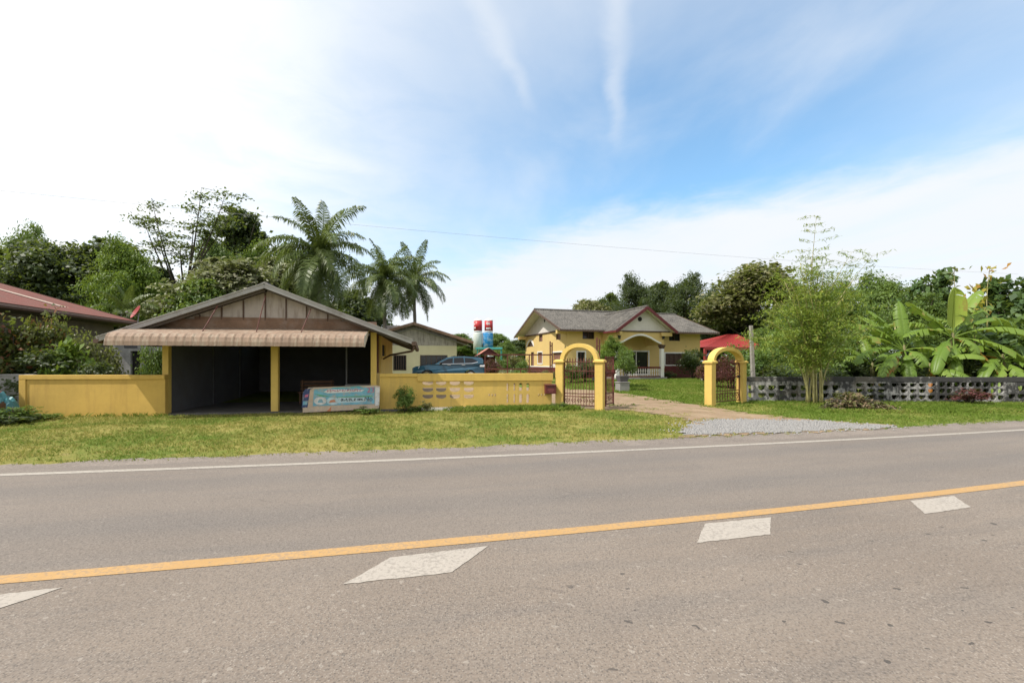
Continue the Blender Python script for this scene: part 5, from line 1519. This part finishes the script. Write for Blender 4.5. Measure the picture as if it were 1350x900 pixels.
# coconut palms
def frond_mesh(L, e0, e1, seed, ll=1.05, n=70):
    rng = np.random.default_rng(seed); pts = []; p = np.zeros(3); steps = n; V = []; Q = []
    for k in range(steps + 1):
        q = k / steps; e = e0 + (e1 - e0) * q ** 1.3; pts.append(p.copy()); p = p + np.array([math.cos(e), 0, math.sin(e)]) * L / steps
    mb = MB(); mb.tube([tuple(x) for x in pts[::6]], list(np.linspace(.045, .008, len(pts[::6]))), 5)
    for k in range(4, steps):
        q = k / steps; t = pts[k + 1] - pts[k - 1]; t /= np.linalg.norm(t); nrm = np.cross(t, np.array([0, 1.0, 0])); nrm = nrm if nrm[2] > 0 else -nrm
        lt = ll * (math.sin(math.pi * (.12 + .86 * q)) ** .55) * (1 - .25 * q)
        for s in (-1, 1):
            l = lt * rng.uniform(.8, 1.1); d = t * rng.uniform(.3, .6) + np.array([0, s, 0]) * rng.uniform(.65, .95) + nrm * rng.uniform(-.05, .4); d /= np.linalg.norm(d)
            b0 = pts[k]; m = b0 + d * l * .5 + np.array([0, 0, -.06 * l]); e = b0 + d * l * .85 + np.array([0, 0, -rng.uniform(.35, .75) * l]); w = t * .036
            i = len(mb.v); mb.v += [tuple(b0 - w * .5), tuple(b0 + w * .5), tuple(m + w), tuple(m - w), tuple(e)]
            mb.f += [(i, i + 1, i + 2, i + 3), (i + 3, i + 2, i + 4)]; mb.m += [0, 0]
    me = bpy.data.meshes.new('frond'); me.from_pydata(mb.v, [], mb.f); me.materials.append(LM['palm']); return me
FR = {'up': [frond_mesh(4.0, R(78), R(40), 1), frond_mesh(4.2, R(68), R(-5), 2)], 'mid': [frond_mesh(4.3, R(52), R(-40), 3), frond_mesh(4.3, R(38), R(-55), 4)],
      'low': [frond_mesh(4.2, R(12), R(-80), 5), frond_mesh(4.1, R(-10), R(-85), 6)], 'hang': [frond_mesh(3.9, R(-45), R(-88), 7), frond_mesh(3.8, R(-60), R(-89), 8)]}
def palm(px, cyy, Y, rad, label, seed, counts=(3, 7, 9, 9), lean=(0, 0)):
    rng = np.random.default_rng(seed); X = (px - CX) / F * Y; g = gh(X, Y); zc = CAMZ - (cyy - HY) / F * Y - g; s = rad / F * Y / 3.7
    o = empty('coconut_palm', (X, Y, g), 0, label, 'palm tree', 'coconut palms behind the carport')
    b = MB(); n = 14; b.tube([(lean[0] * (1 - (k / n)) ** 2, lean[1] * (1 - k / n), -.2 + (zc + .2) * k / n) for k in range(n + 1)], [(.2 - .08 * k / n + (.015 if k % 2 else 0)) * s for k in range(n + 1)], 10); b.build('trunk', M['palmbark'], o, smooth=True)
    b = MB()
    for k in range(7): a = k * .9; b.lathe([(.02, -.14), (.1, -.08), (.12, 0), (.08, .09), (.02, .12)], 8, (.22 * math.cos(a) * s, .22 * math.sin(a) * s, zc - .2))
    b.build('coconuts', LM['palm'], o, smooth=True)
    for cl, cn in zip(('up', 'mid', 'low', 'hang'), counts):
        for k in range(cn):
            f = mkobj('frond', FR[cl][k % 2], o, (0, 0, zc)); f.rotation_euler = (rng.normal() * .08, rng.normal() * .1, 2 * math.pi * (k + rng.uniform(-.3, .3)) / cn + seed * .7); sc2 = s * rng.uniform(.85, 1.1); f.scale = (sc2, sc2, sc2)
palm(421, 334, 28, 76, 'largest coconut palm rising behind the carport roof', 3, (5, 10, 12, 14))
palm(507, 368, 35, 56, 'middle coconut palm with straight trunk left of the smallest palm', 5, (5, 10, 11, 9), (.1, 0))
palm(546, 370, 39, 50, 'slimmest coconut palm at the right end of the palm row', 8, (5, 10, 10, 7), (.35, 0))
palm(168, 415, 24, 40, 'young palm with upright fronds beside the satellite dish', 11, (6, 5, 0, 0))

# low shrubs left
GS = 'shrubs over the left yellow wall'
bush('loose', 20, 424, 15.2, 104, 'bougain', 'reddish leaved shrub at the far left above the grey wall', GS)
bush('dense', -14, 440, 14.9, 70, 'dark', 'dark shrub at the left picture edge', GS)
bush('loose', 60, 414, 15.6, 62, 'bougain', 'tall red tipped shrub next to the bright papaya bush', GS)
bush('broadleaf', 86, 450, 14.8, 56, 'bright', 'bright green large leaved bush above the yellow wall', GS, .7)
bush('loose', 118, 440, 15.6, 56, 'olive', 'olive green shrub before the grey shed', GS)
bush('loose', 202, 452, 16.6, 36, 'mid', 'green shrub between the grey shed and the left carport post', GS, .7)
bush('dense', 42, 462, 14.7, 110, 'dark', 'dark low shrub just over the left yellow wall', GS, .6)
bush('dense', 118, 478, 14.6, 60, 'dark', 'dark low shrub over the wall below the olive shrub', GS, .6)
GW = 'weeds at the foot of the yellow walls'
bush('small', 10, 532, 12.2, 56, 'mid', 'leafy weeds at the left picture edge below the tarpaulin', GW)
bush('small', 40, 543, 12.7, 60, 'mid', 'weeds creeping along the left foot of the solid yellow wall', GW)
bush('small', 5, 545, 11.8, 60, 'dark', 'dark weeds low in the left corner of the verge', GW)
bush('loose', 534, 509, 14.85, 24, 'mid', 'upright green shrub against the yellow wall beside the banner', GW)
bush('small', 563, 528, 14.95, 14, 'olive', 'small weed under the pierced part of the yellow wall', GW)
bush('small', 548, 534, 14.9, 24, 'mid', 'low weed right of the upright shrub', GW)
bush('small', 485, 536, 14.2, 30, 'mid', 'weed at the right foot of the banner board', GW)
bush('small', 735, 530, 15.6, 24, 'mid', 'grassy weed at the left pillar of the letter box gate', GW)

# garden plants behind wall
GG = 'garden plants behind the red railing'
for i, (px, ty, Y, w, lf2, lab) in enumerate([
    (648, 474, 33, 22, 'purple', 'purple shrub right of the parked car'), (662, 472, 36, 26, 'mid', 'green shrub behind the first railing bay'),
    (676, 466, 37, 26, 'olive', 'olive shrub with pale stems behind the railing'), (690, 474, 34, 20, 'mid', 'small green shrub next to the main house corner'),
    (668, 486, 28, 26, 'grey', 'pale low shrub behind the railing near the car'), (685, 487, 27, 26, 'mid', 'low green border plant behind the railing middle'),
    (705, 487, 28, 26, 'purple', 'dark red border plant along the left house wall'), (722, 488, 29, 20, 'olive', 'low olive border plant behind the guide post'),
    (752, 478, 28, 24, 'mid', 'shrub seen through the letter box gate on its left'), (772, 474, 29, 26, 'dark', 'dark shrub seen through the letter box gate on its right')]):
    bush('loose', px, ty, Y, w, lf2, lab, GG)
bush('dense', 915, 461, 33.5, 34, 'dark', 'dark clipped round bush at the right corner of the main house')
bush('small', 882, 489, 33.0, 20, 'dark', 'small dark plant at the foot of the porch column')
bush('loose', 940, 478, 26, 36, 'purple', 'purple leaved shrub seen through the right arched gate')
bush('loose', 963, 470, 25, 40, 'purple', 'dark red shrub right behind the iron of the right gate')
bush('loose', 975, 456, 30, 50, 'mid', 'green shrub between the right gate and the concrete post')
o = bush('loose', 824, 458, 23.6, 26, 'mid', 'shrub with long shoots growing in the square planter', name='potted_shrub', cat='shrub'); o.location.z += .6
for c in o.children: c.scale.z *= .72
tree('fine', 808, 444, 26, 46, 'bright', 'small bright garden tree left of the house porch', group=None)

GK = 'bushes behind the grey block wall'
for i, (px, ty, Y, w, kd2, lf2, lab) in enumerate([
    (1010, 452, 22.5, 60, 'loose', 'mid', 'green bush beside the concrete post'), (1040, 430, 23, 60, 'loose', 'bright', 'light green bush left behind the bamboo stems'),
    (1085, 440, 22, 70, 'loose', 'mid', 'green bush right behind the bamboo stems'), (1120, 430, 22.5, 70, 'loose', 'mid', 'green bush left of the banana leaves'),
    (1150, 470, 21, 70, 'dense', 'dark', 'dark bush under the left banana leaves'), (1030, 480, 21, 60, 'dense', 'dark', 'dark low bush just over the pale block wall section'),
    (1095, 482, 20.6, 70, 'dense', 'dark', 'dark low bush behind the wall right of the bamboo'), (1215, 455, 21.5, 70, 'broadleaf', 'big', 'broad leaved bush between the two banana plants'),
    (1240, 470, 20.6, 60, 'dense', 'dark', 'dark bush at the foot of the tall banana plant'), (1300, 440, 21.5, 80, 'broadleaf', 'big', 'broad leaved bush right of the tall banana plant'),
    (1335, 420, 20.8, 60, 'broadleaf', 'mid', 'broad leaved bush at the right picture edge above the wall'), (1320, 470, 20.2, 80, 'dense', 'dark', 'dark low bush behind the far right wall section'), (1375, 440, 20.5, 80, 'loose', 'mid', 'green bush beyond the right picture edge'),
    (1180, 480, 20.3, 60, 'dense', 'dark', 'dark low bush behind the black stained wall section')]):
    bush(kd2, px, ty, Y, w, lf2, lab, GK)

# bamboo clump
def bamboo():
    rng = np.random.default_rng(9); X, Y = 11.75, 17.75
    o = empty('bamboo_clump', (X, Y, 0), 0, 'tall bamboo clump with pale culms in front of the grey block wall', 'bamboo')
    Cs = []; Ns = []; Ts = []
    def spray(p, n, spread):
        c = np.array(p) + rng.normal(size=(n, 3)) * np.array([spread, spread, spread * .38]); Cs.append(c); Ns.append(np.array([0, 0, 1.0]) + rng.normal(size=(n, 3)) * .5)
    ends = [(-.1, 0, 5.7), (-.9, .1, 4.9), (.7, .1, 4.9), (-1.5, .2, 4.2), (1.3, .3, 4.4), (.2, -.3, 5.0), (-.5, -.2, 5.3), (1.8, .2, 3.8), (-1.9, .1, 3.3), (.9, -.4, 4.1), (-.9, -.4, 4.2), (-.45, .1, 5.5), (-2.2, .2, 2.6), (2.2, .1, 2.9), (-1.3, -.3, 4.7), (.3, .2, 5.2)]
    for i, e in enumerate(ends):
        b0 = Vector((rng.uniform(-.28, .3), rng.uniform(-.15, .15), -.1)); e = Vector(e); m = Vector((b0.x * 1.1 + e.x * .03, b0.y, 2.5)); b = MB(); pts = []
        for k in range(15):
            q = k / 14; pts.append(b0 * (1 - q) ** 2 + m * 2 * q * (1 - q) + e * q * q)
        b.tube(pts, [.035 * (1 - .8 * k / 14) + (.004 if k % 2 else 0) for k in range(15)], 7); b.build('culm', M['culm'], o, smooth=True)
        for k in range(5, 15):
            for j in range(5):
                p = pts[k] + Vector((rng.normal() * .36, rng.normal() * .32, rng.normal() * .2)); spray(p, 20, .15)
    for k in range(26):
        zz = rng.uniform(1.5, 3.3); spray((rng.uniform(-1.8, 1.4), rng.normal() * .5, zz), 32, .24)
    tw = MB()
    for (x0, z0, x1, z1, nn) in ((-.1, 4.6, .12, 7.3, 8), (.6, 4.2, 1.5, 5.9, 7), (.9, 3.8, 2.3, 5.75, 8)):
        pts = [(x0 + (x1 - x0) * q ** 1.2, 0, z0 + (z1 - z0) * q) for q in [k / 8 for k in range(9)]]; tw.tube(pts, [.02 - .016 * k / 8 for k in range(9)], 5)
        for k in range(1, 9):
            for s in (-1, 1):
                p = Vector(pts[k]); l = (.62 if k < 7 else .4) * rng.uniform(.7, 1.2); t = p + Vector((s * l, rng.normal() * .25, l * .25)); tw.tube([p, p.lerp(t, .5) + Vector((0, 0, .05)), t], .005, 4)
                for j in range(4): spray(p.lerp(t, .35 + .2 * j), 5, .07)
    tw.build('shoots', M['culm'], o)
    C = np.concatenate(Cs); L = .17 * rng.uniform(.7, 1.3, len(C)); V, q = leaf_quads(C, np.concatenate(Ns), L, L * .17, rng, .25, .05)
    mkobj('foliage', np_mesh('foliage', V, q, LM['bamboo']), o)
bamboo()

# banana plants
def banana_leaf(L, e0, e1, W, seed, tear=.25):
    rng = np.random.default_rng(seed); n = 26; p = np.zeros(3); pts = []
    for k in range(n + 1):
        q = k / n; e = e0 + (e1 - e0) * q ** 1.4; pts.append(p.copy()); p = p + np.array([math.cos(e), 0, math.sin(e)]) * L / n
    mb = MB(); mb.tube([tuple(x) for x in pts[::2]], list(np.linspace(.035, .006, len(pts[::2]))), 5)
    st = 5
    for s in (-1, 1):
        gap = 0; hang = rng.uniform(.1, .3)
        for k in range(st, n):
            def edge(kk, extra):
                q = (kk - st) / (n - st); w = W * min(1, (q * 5 + .12)) * (1 - max(0, q - .62) / .38 * .0) * (math.sqrt(max(0, 1 - max(0, (q - .6) / .4) ** 2)))
                t = pts[min(n, kk + 1)] - pts[max(0, kk - 1)]; t /= np.linalg.norm(t); nr = np.cross(t, np.array([0, s * 1.0, 0])); nr = nr if nr[2] > 0 else -nr
                mid = pts[kk] + np.array([0, s * w * .5, 0]) + nr * w * .14; out = pts[kk] + np.array([0, s * w * .97, 0]) - nr * w * (.02 + hang * .5) + np.array([0, 0, -extra * w]) + t * w * .12
                return mid, out
            torn = rng.random() < tear
            if torn: hang = rng.uniform(.0, 1.1)
            m0, o0 = edge(k, hang * .5); m1, o1 = edge(k + 1, hang * .5)
            if torn:
                g_ = rng.uniform(.25, .8); o0 = o0 + (o1 - o0) * g_; m0 = m0 + (m1 - m0) * g_ * .35
            i = len(mb.v); mb.v += [tuple(pts[k]), tuple(pts[k + 1]), tuple(m1), tuple(m0), tuple(o1), tuple(o0)]
            mb.f += [(i, i + 1, i + 2, i + 3), (i + 3, i + 2, i + 4, i + 5)]; mb.m += [0, 0]
    me = bpy.data.meshes.new('leaf'); me.from_pydata(mb.v, [], mb.f); me.materials.append(M['banana']); me.polygons.foreach_set('use_smooth', [True] * len(me.polygons)); return me
def banana(px, cyy, Y, label, leaves, sd):
    X = (px - CX) / F * Y; g = gh(X, Y); zc = CAMZ - (cyy - HY) / F * Y - g
    o = empty('banana_plant', (X, Y, g), 0, label, 'banana plant', 'banana plants behind the grey wall')
    b = MB(); b.tube([(.06, 0, -.1), (.03, 0, zc * .5), (0, 0, zc), (0, 0, zc + .25)], [.13, .11, .075, .03], 10); b.build('stem', M['bananastem'], o, smooth=True)
    for k, (az, L, e0, e1, W, mt) in enumerate(leaves):
        f = mkobj('leaf', banana_leaf(L, R(e0), R(e1), W, sd + k, .12 if mt == 'banana_young' else .42), o, (0, 0, zc)); f.rotation_euler = (0, 0, R(az)); setmat(f, M[mt])
G_, Yg_, D_ = 'banana', 'banana_young', 'banana_dead'
banana(1256, 445, 19.9, 'tallest banana plant with one pale upright young leaf', [
    (262, 2.2, 88, 86, .40, Yg_), (12, 2.7, 66, 34, .32, G_), (176, 2.5, 46, 28, .27, G_), (3, 3.6, 42, -58, .29, G_), (-14, 3.7, 24, -58, .27, G_), (187, 2.6, 24, -38, .24, G_),
    (283, 1.3, -10, -85, .27, G_), (22, 3.6, 34, 14, .28, G_), (38, 3.4, 26, -8, .27, G_), (142, 2.8, 40, -35, .28, G_), (212, 2.9, -12, -70, .25, G_), (338, 3.1, -5, -65, .26, G_), (232, 2.4, -45, -85, .25, G_), (318, 2.5, -35, -82, .24, D_)], 100)
banana(1192, 462, 19.7, 'left banana plant with orange dying leaf over the wall', [
    (66, 2.3, 80, 66, .27, G_), (168, 2.7, 48, -6, .25, G_), (181, 2.9, 28, -14, .24, G_), (196, 3.1, 10, -42, .24, G_), (212, 2.8, -6, -52, .24, G_), (276, 1.3, -5, -85, .27, G_), (203, 2.7, -24, -58, .22, D_),
    (122, 2.4, 58, 24, .26, G_), (14, 2.2, 55, -25, .24, G_), (345, 2.1, 15, -62, .24, G_), (240, 1.9, -30, -80, .24, G_), (158, 2.3, 66, 34, .24, G_)], 200)
banana(1322, 474, 19.6, 'lower right banana plant with leaves hanging over the wall', [
    (28, 2.8, 42, -40, .25, G_), (180, 2.6, 40, -55, .25, G_), (206, 2.5, 5, -70, .24, G_), (255, 2.2, -25, -82, .24, G_), (292, 2.3, -10, -78, .24, G_), (332, 2.7, 15, -62, .25, G_), (105, 2.3, 65, 14, .25, G_), (2, 3.0, 30, -48, .25, G_), (164, 2.6, 18, -48, .22, D_), (218, 2.6, -20, -70, .22, G_)], 300)
banana(1226, 486, 19.5, 'small banana plant between the two big ones', [
    (196, 1.8, 48, -40, .2, G_), (262, 1.4, 10, -78, .2, G_), (300, 1.7, 5, -72, .2, G_), (334, 2.0, 45, -35, .21, G_), (84, 1.8, 76, 34, .21, G_), (18, 1.8, 42, -32, .2, G_), (226, 1.6, -20, -78, .18, D_)], 400)

banana(1150, 484, 20.3, 'short banana plant at the left end of the banana row', [
    (200, 2.0, 40, -40, .22, G_), (170, 2.0, 55, -20, .22, G_), (262, 1.6, 10, -75, .22, G_), (300, 1.8, 10, -70, .22, G_), (20, 2.0, 45, -30, .22, G_), (80, 2.0, 75, 30, .22, G_), (340, 2.0, 25, -50, .22, G_)], 500)
banana(1290, 462, 21.0, 'banana plant behind and right of the tallest one', [
    (175, 2.4, 55, -20, .25, G_), (200, 2.4, 25, -50, .25, G_), (262, 2.0, 0, -75, .25, G_), (300, 2.4, 10, -65, .25, G_), (20, 2.6, 50, -20, .25, G_), (80, 2.2, 78, 40, .26, G_), (340, 2.6, 28, -45, .25, G_), (120, 2.3, 70, 10, .25, G_)], 600)

# thin yellow saplings
def sapling(px, topy, Y, label, sd, leaf, n):
    rng = np.random.default_rng(sd); X = (px - CX) / F * Y; g = gh(X, Y); h = CAMZ - (topy - HY) / F * Y - g
    o = empty('sapling', (X, Y, g), 0, label, 'sapling', 'thin saplings above the banana plants'); pts = [(math.sin(k * .7) * .12 + .3 * (k / 8) ** 2 * (1 if sd % 2 else -1), 0, -.1 + (h + .1) * k / 8) for k in range(9)]
    b = MB(); b.tube(pts, [.04 * (1 - k / 9) + .006 for k in range(9)], 5); b.build('trunk', M['culm'], o); Cs = []
    for k in range(n):
        q = rng.uniform(.72, 1.0) if k > 6 else 1.0; i = min(7, int(q * 8)); p = np.array(pts[i]) * (1 - (q * 8 - i)) + np.array(pts[i + 1]) * (q * 8 - i); Cs.append(p + rng.normal(size=3) * np.array([.28, .2, .1]) * (1.8 - q))
    C = np.array(Cs); V, q = leaf_quads(C, np.array([0, -.4, .6]) + rng.normal(size=(len(C), 3)) * .5, .26 * rng.uniform(.7, 1.2, len(C)), .19 * rng.uniform(.7, 1.2, len(C)), rng, .2); mkobj('crown', np_mesh('crown', V, q, LM[leaf]), o)
sapling(1299, 352, 21.5, 'thin sapling with pale green leaves at its tip', 3, 'yellowleaf', 16)
sapling(1268, 356, 22, 'thin bare topped sapling left of the pale green tipped one', 4, 'olive', 16)
sapling(1282, 378, 21, 'short sapling with orange yellow leaves behind the upright banana leaf', 5, 'yellowleaf', 60)

# cut branch pile before the block wall
def brush_pile():
    rng = np.random.default_rng(31); p = gp(1125, 540); o = empty('branch_pile', (p[0], p[1], p[2]), 0, 'heap of cut drying branches on the grass before the block wall', 'branch pile')
    b = MB()
    for k in range(26):
        a = rng.uniform(-.5, .5) + (0 if k % 2 else math.pi); l = rng.uniform(.5, 1.3); z = rng.uniform(.03, .3); b.tube([(rng.normal() * .3, rng.normal() * .15, z), (math.cos(a) * l * .6, math.sin(a) * l * .4, z + .1), (math.cos(a) * l, math.sin(a) * l * .6, .04)], [.02, .014, .005], 5)
    b.tube([(.35, -.1, .12), (.9, -.25, .07), (1.35, -.4, .04)], [.06, .05, .02], 7)
    b.build('branches', M['barkdark'], o); V, q = blob_leaves(rng, [(-.5, 0, .15, .5, .3, .2), (0, 0, .25, .5, .3, .28), (.45, -.1, .12, .5, .25, .14), (.9, -.25, .06, .35, .2, .08)], 60, 28, .12, .45, .3, .6, .3)
    mkobj('leaves', np_mesh('leaves', V, q, LM['dry']), o)
brush_pile()
bush('small', 1118, 516, 16.6, 40, 'olive', 'weed growing above the heap of cut branches')
bush('small', 1280, 512, 17.6, 40, 'purple', 'reddish weed at the foot of the brown lattice wall section')

# overhead cable
b = MB(); pa = Vector((-19.6, 17.3, 8.15)); pb = Vector((9.5, 26, 7.9)); d = pb - pa; pts = []
for k in range(41):
    q = -1.0 + 3.0 * k / 40; p = pa + d * q; pts.append((p.x, p.y, p.z + .25 * ((2 * q - 1) ** 2 - 1) * .35))
b.tube(pts, .005, 5); tag(b.build('overhead_cable', M['wire']), 'thin black overhead cable crossing the sky above the carport', 'cable')

# ------------------------------------------------------------------ grass blades
rng = np.random.default_rng(2)
def blades(region, n, hmin, hmax, w, per=5, lush=0.0):
    Vs = []; L = []
    x0, x1, y0, y1, ok = region; c = 0; tries = 0
    P = []
    while c < n and tries < n * 6:
        tries += 1; x = rng.uniform(x0, x1); y = rng.uniform(y0, y1)
        if ok(x, y): P.append((x, y, gh(x, y))); c += 1
    P = np.repeat(np.array(P), per, 0); m = len(P)
    P[:, :2] += rng.normal(size=(m, 2)) * .03; a = rng.uniform(0, 6.28, m); h = rng.uniform(hmin, hmax, m); ln = rng.normal(size=(m, 2)) * .55
    W = np.stack([np.cos(a), np.sin(a), np.zeros(m)], 1) * w
    tip = P + np.stack([ln[:, 0] * h, ln[:, 1] * h, h], 1); mid = P + np.stack([ln[:, 0] * h * .35, ln[:, 1] * h * .35, h * .6], 1)
    V = np.stack([P - W, P + W, mid + W * .7, tip], 1).reshape(-1, 3)
    return V, np.full(m, lush)
def wall_y(x):
    if x < -10.4: return 13.5 + .07 * (x + 14.58)
    if x < -4.4: return 13.9 + .19 * (x + 10.3)
    if x < 3.2: return 15.15 + .157 * (x + 4.42)
    if x < 9.5: return 60
    return 18.6
def ok_verge(x, y):
    if y < Yg(x) - .12 - .15 * rng.random() or y > wall_y(x): return False
    p = Vector((x, y))
    if in_grv(p): return False
    if in_drv(p) and (math.sin(x * 2.1 + y * .7) + math.sin(y * 3.7 - x * 1.3) < 1.0 or rng.random() > .45): return False
    bare = math.sin(x * 1.7 + 2 * math.sin(y * .9)) + math.sin(y * 2.3 + 1.5 * math.sin(x * .6)) + .8 * math.sin(x * 4.1 + y * 3.3)
    if bare > 1.5 and rng.random() > .35: return False
    if y < Yg(x) + .5 and rng.random() > .55: return False
    if x > 3.2 and x < 9.5 and y > 16.5: return False
    return abs(x) < y * 1.2 + 3
def ok_lawn(x, y):
    p = Vector((x, y)); return not (in_drv(p) and (math.sin(x * 2.1 + y * .7) + math.sin(y * 3.7 - x * 1.3) < 1.0 or rng.random() > .45)) and abs(x) < y * 1.15 and not (y > 18.4 and x > 9.3 + (y - 18.4) * .5)
def ok_foot(x, y):
    d = wall_y(x) - y; return 0.0 < d < .3 and not in_drv(Vector((x, y))) and (x < -10.4 or x > -4.3)
parts = [blades((-16, 22, 6.5, 18.7, ok_verge), 26000, .025, .065, .006, 5, 0.0),
         blades((3.0, 20, 16.5, 33, ok_lawn), 13000, .04, .09, .010, 5, 1.0),
         blades((-16, 22, 12.5, 18.7, ok_foot), 2200, .05, .15, .009, 6, 1.0),
         blades((-2, 2.3, 14.2, 16.0, lambda x, y: 0 < wall_y(x) - y < .9), 900, .06, .2, .008, 6, 1.0),
         blades((9.6, 21, 14.5, 18.6, ok_verge), 5000, .04, .12, .008, 6, .8)]
V = np.concatenate([p[0] for p in parts]); q = np.arange(len(V), dtype=np.int32).reshape(-1, 4)
me = np_mesh('grass', V, q, M['blade']); at2 = me.attributes.new('lush', 'FLOAT', 'FACE'); at2.data.foreach_set('value', np.concatenate([p[1] for p in parts]).astype(np.float32))
tag(mkobj('grass', me), label='short sunburnt grass on the verge and the lawn', cat='grass', kind='stuff')

# ------------------------------------------------------------------ sky, sun, camera
SUN_EL, SUN_AZ = R(55), R(-115)      # azimuth from +Y towards +X (so the left)
w = bpy.data.worlds.new('World'); sc.world = w; w.use_nodes = True
nt = w.node_tree; nt.nodes.clear(); t = NT(nt)
out = t.n('ShaderNodeOutputWorld')
sky = t.n('ShaderNodeTexSky', sky_type='NISHITA', sun_disc=False, sun_elevation=SUN_EL, sun_rotation=SUN_AZ, air_density=1.0, dust_density=.8, ozone_density=1.2, altitude=100)
tc = t.n('ShaderNodeTexCoord').outputs['Generated']
s = t.n('ShaderNodeSeparateXYZ', {0: tc}).outputs
az = t.math('MULTIPLY', t.math('ARCTAN2', s[0], s[1]), 57.29578)
el = t.math('MULTIPLY', t.math('ARCSINE', s[2]), 57.29578)
# cloud noises on a flat cloud layer (perspective-correct streaks)
zc = t.math('MAXIMUM', s[2], .06)
flat = t.n('ShaderNodeCombineXYZ', {0: t.math('DIVIDE', s[0], zc), 1: t.math('DIVIDE', s[1], zc), 2: 0.0}).outputs[0]
nA = t.noise(vscale(t, flat, (1, .45, 1)), 1.1, 7, .55, .35)
nB = t.noise(flat, 2.6, 7, .6, .4)
nC = t.noise(tc, 3.0, 6, .55, .3)
wob = t.math('MULTIPLY', t.math('SUBTRACT', nC, .5), 14.0)
wob2 = t.math('MULTIPLY', t.math('SUBTRACT', nA, .5), 10.0)
# low bank of white cloud: lower than its rim at azimuths right of -12
rim = t.math('ADD', t.sstep(az, -20, 16, 9.0, 17.8), t.math('MULTIPLY', wob, .22))
low = t.math('MULTIPLY', t.sstep(t.math('ADD', t.math('SUBTRACT', el, rim), t.math('MULTIPLY', t.math('SUBTRACT', nB, .5), 5.0)), 2.2, -2.6), t.sstep(nA, .25, .6, .84, 1.0))
# left veil
left = t.sstep(t.math('ADD', az, t.math('ADD', wob2, t.math('MULTIPLY', wob, .9))), 15, -40)
left = t.math('POWER', left, .9)
# high thin veil
veil = t.math('ADD', .07, t.math('MULTIPLY', t.sstep(nA, .38, .78), .45))
top = t.math('MULTIPLY', t.sstep(t.math('ADD', el, wob), 26, 46), .5)
right = t.math('MULTIPLY', t.sstep(t.math('ADD', az, wob2), 26, 60), .40)
def streak(a0, e0, a1, e1, wd, amt):
    # a soft line between two sky points
    da, de = a1 - a0, e1 - e0; L = math.hypot(da, de)
    pa = t.math('SUBTRACT', az, a0); pe = t.math('SUBTRACT', el, e0)
    u = t.math('DIVIDE', t.math('ADD', t.math('MULTIPLY', pa, da / L), t.math('MULTIPLY', pe, de / L)), L)
    d = t.math('ABSOLUTE', t.math('ADD', t.math('SUBTRACT', t.math('MULTIPLY', pa, de / L), t.math('MULTIPLY', pe, da / L)), t.math('MULTIPLY', t.math('SUBTRACT', nB, .5), 3.6)))
    wv = t.math('MULTIPLY', wd, t.math('ADD', .25, t.math('MULTIPLY', u, .75)))
    g = t.math('MULTIPLY', t.sstep(t.math('DIVIDE', d, wv), 1.0, .0), t.math('MULTIPLY', t.sstep(u, 0.0, .35), t.sstep(nB, .2, .6, .5, 1.0)))
    return t.math('MULTIPLY', g, amt)
st1 = streak(13.0, 23.5, 12.6, 41.0, 3.4, .42)
st2 = streak(3.6, 28.0, -5.0, 40.0, 3.0, .34)
st3 = streak(-14.0, 22.0, -34.0, 24.0, 2.6, .5)
back = t.math('MULTIPLY', t.sstep(t.math('ABSOLUTE', az), 62, 115), .9)  # unseen bright cloud behind the camera, added to fill the front faces
cov = t.math('MULTIPLY', left, t.sstep(nB, .25, .65, .72, .97))
for x in (low, back, veil, top, right, st1, st2, st3):
    cov = t.math('SUBTRACT', 1.0, t.math('MULTIPLY', t.math('SUBTRACT', 1.0, cov), t.math('SUBTRACT', 1.0, x)))
# clouds brighten towards the sun side
glow = t.sstep(az, 0, -50, 0.0, 1.0)
cc = t.mix(glow, (5.75, 6.0, 6.3), (7.4, 7.4, 7.4))
bluesky = t.n('ShaderNodeVectorMath', {0: sky.outputs[0], 1: (1.12, 1.56, 1.6)}, operation='MULTIPLY').outputs[0]
mixed = t.mix(cov, bluesky, cc)
bg = t.n('ShaderNodeBackground', {'Color': mixed, 'Strength': .1})
t.link(bg.outputs[0], out.inputs[0])

ld = bpy.data.lights.new('sun', 'SUN'); ld.energy = 3.4; ld.angle = R(.8); ld.color = (1.0, .94, .86)
lo_ = bpy.data.objects.new('sun', ld); COL.objects.link(lo_)
d = Vector((math.sin(SUN_AZ) * math.cos(SUN_EL), math.cos(SUN_AZ) * math.cos(SUN_EL), math.sin(SUN_EL)))
lo_.rotation_euler = d.to_track_quat('Z', 'Y').to_euler()

cd = bpy.data.cameras.new('camera'); cam = bpy.data.objects.new('camera', cd); COL.objects.link(cam)
cam.location = (0, 0, CAMZ); cam.rotation_euler = (R(90), 0, 0)
cd.sensor_width = 36; cd.lens = 36 * F / 1350; cd.shift_y = (HY - 450) / 1350; cd.clip_start = .05; cd.clip_end = 3000
sc.camera = cam
sc.render.engine = 'CYCLES'
sc.cycles.use_denoising = True
sc.cycles.max_bounces = 8; sc.cycles.diffuse_bounces = 4; sc.cycles.transparent_max_bounces = 8
vs = sc.view_settings
vs.view_transform = 'Standard'; vs.look = 'None'; vs.exposure = .68; vs.gamma = 1.0; vs.use_curve_mapping = False
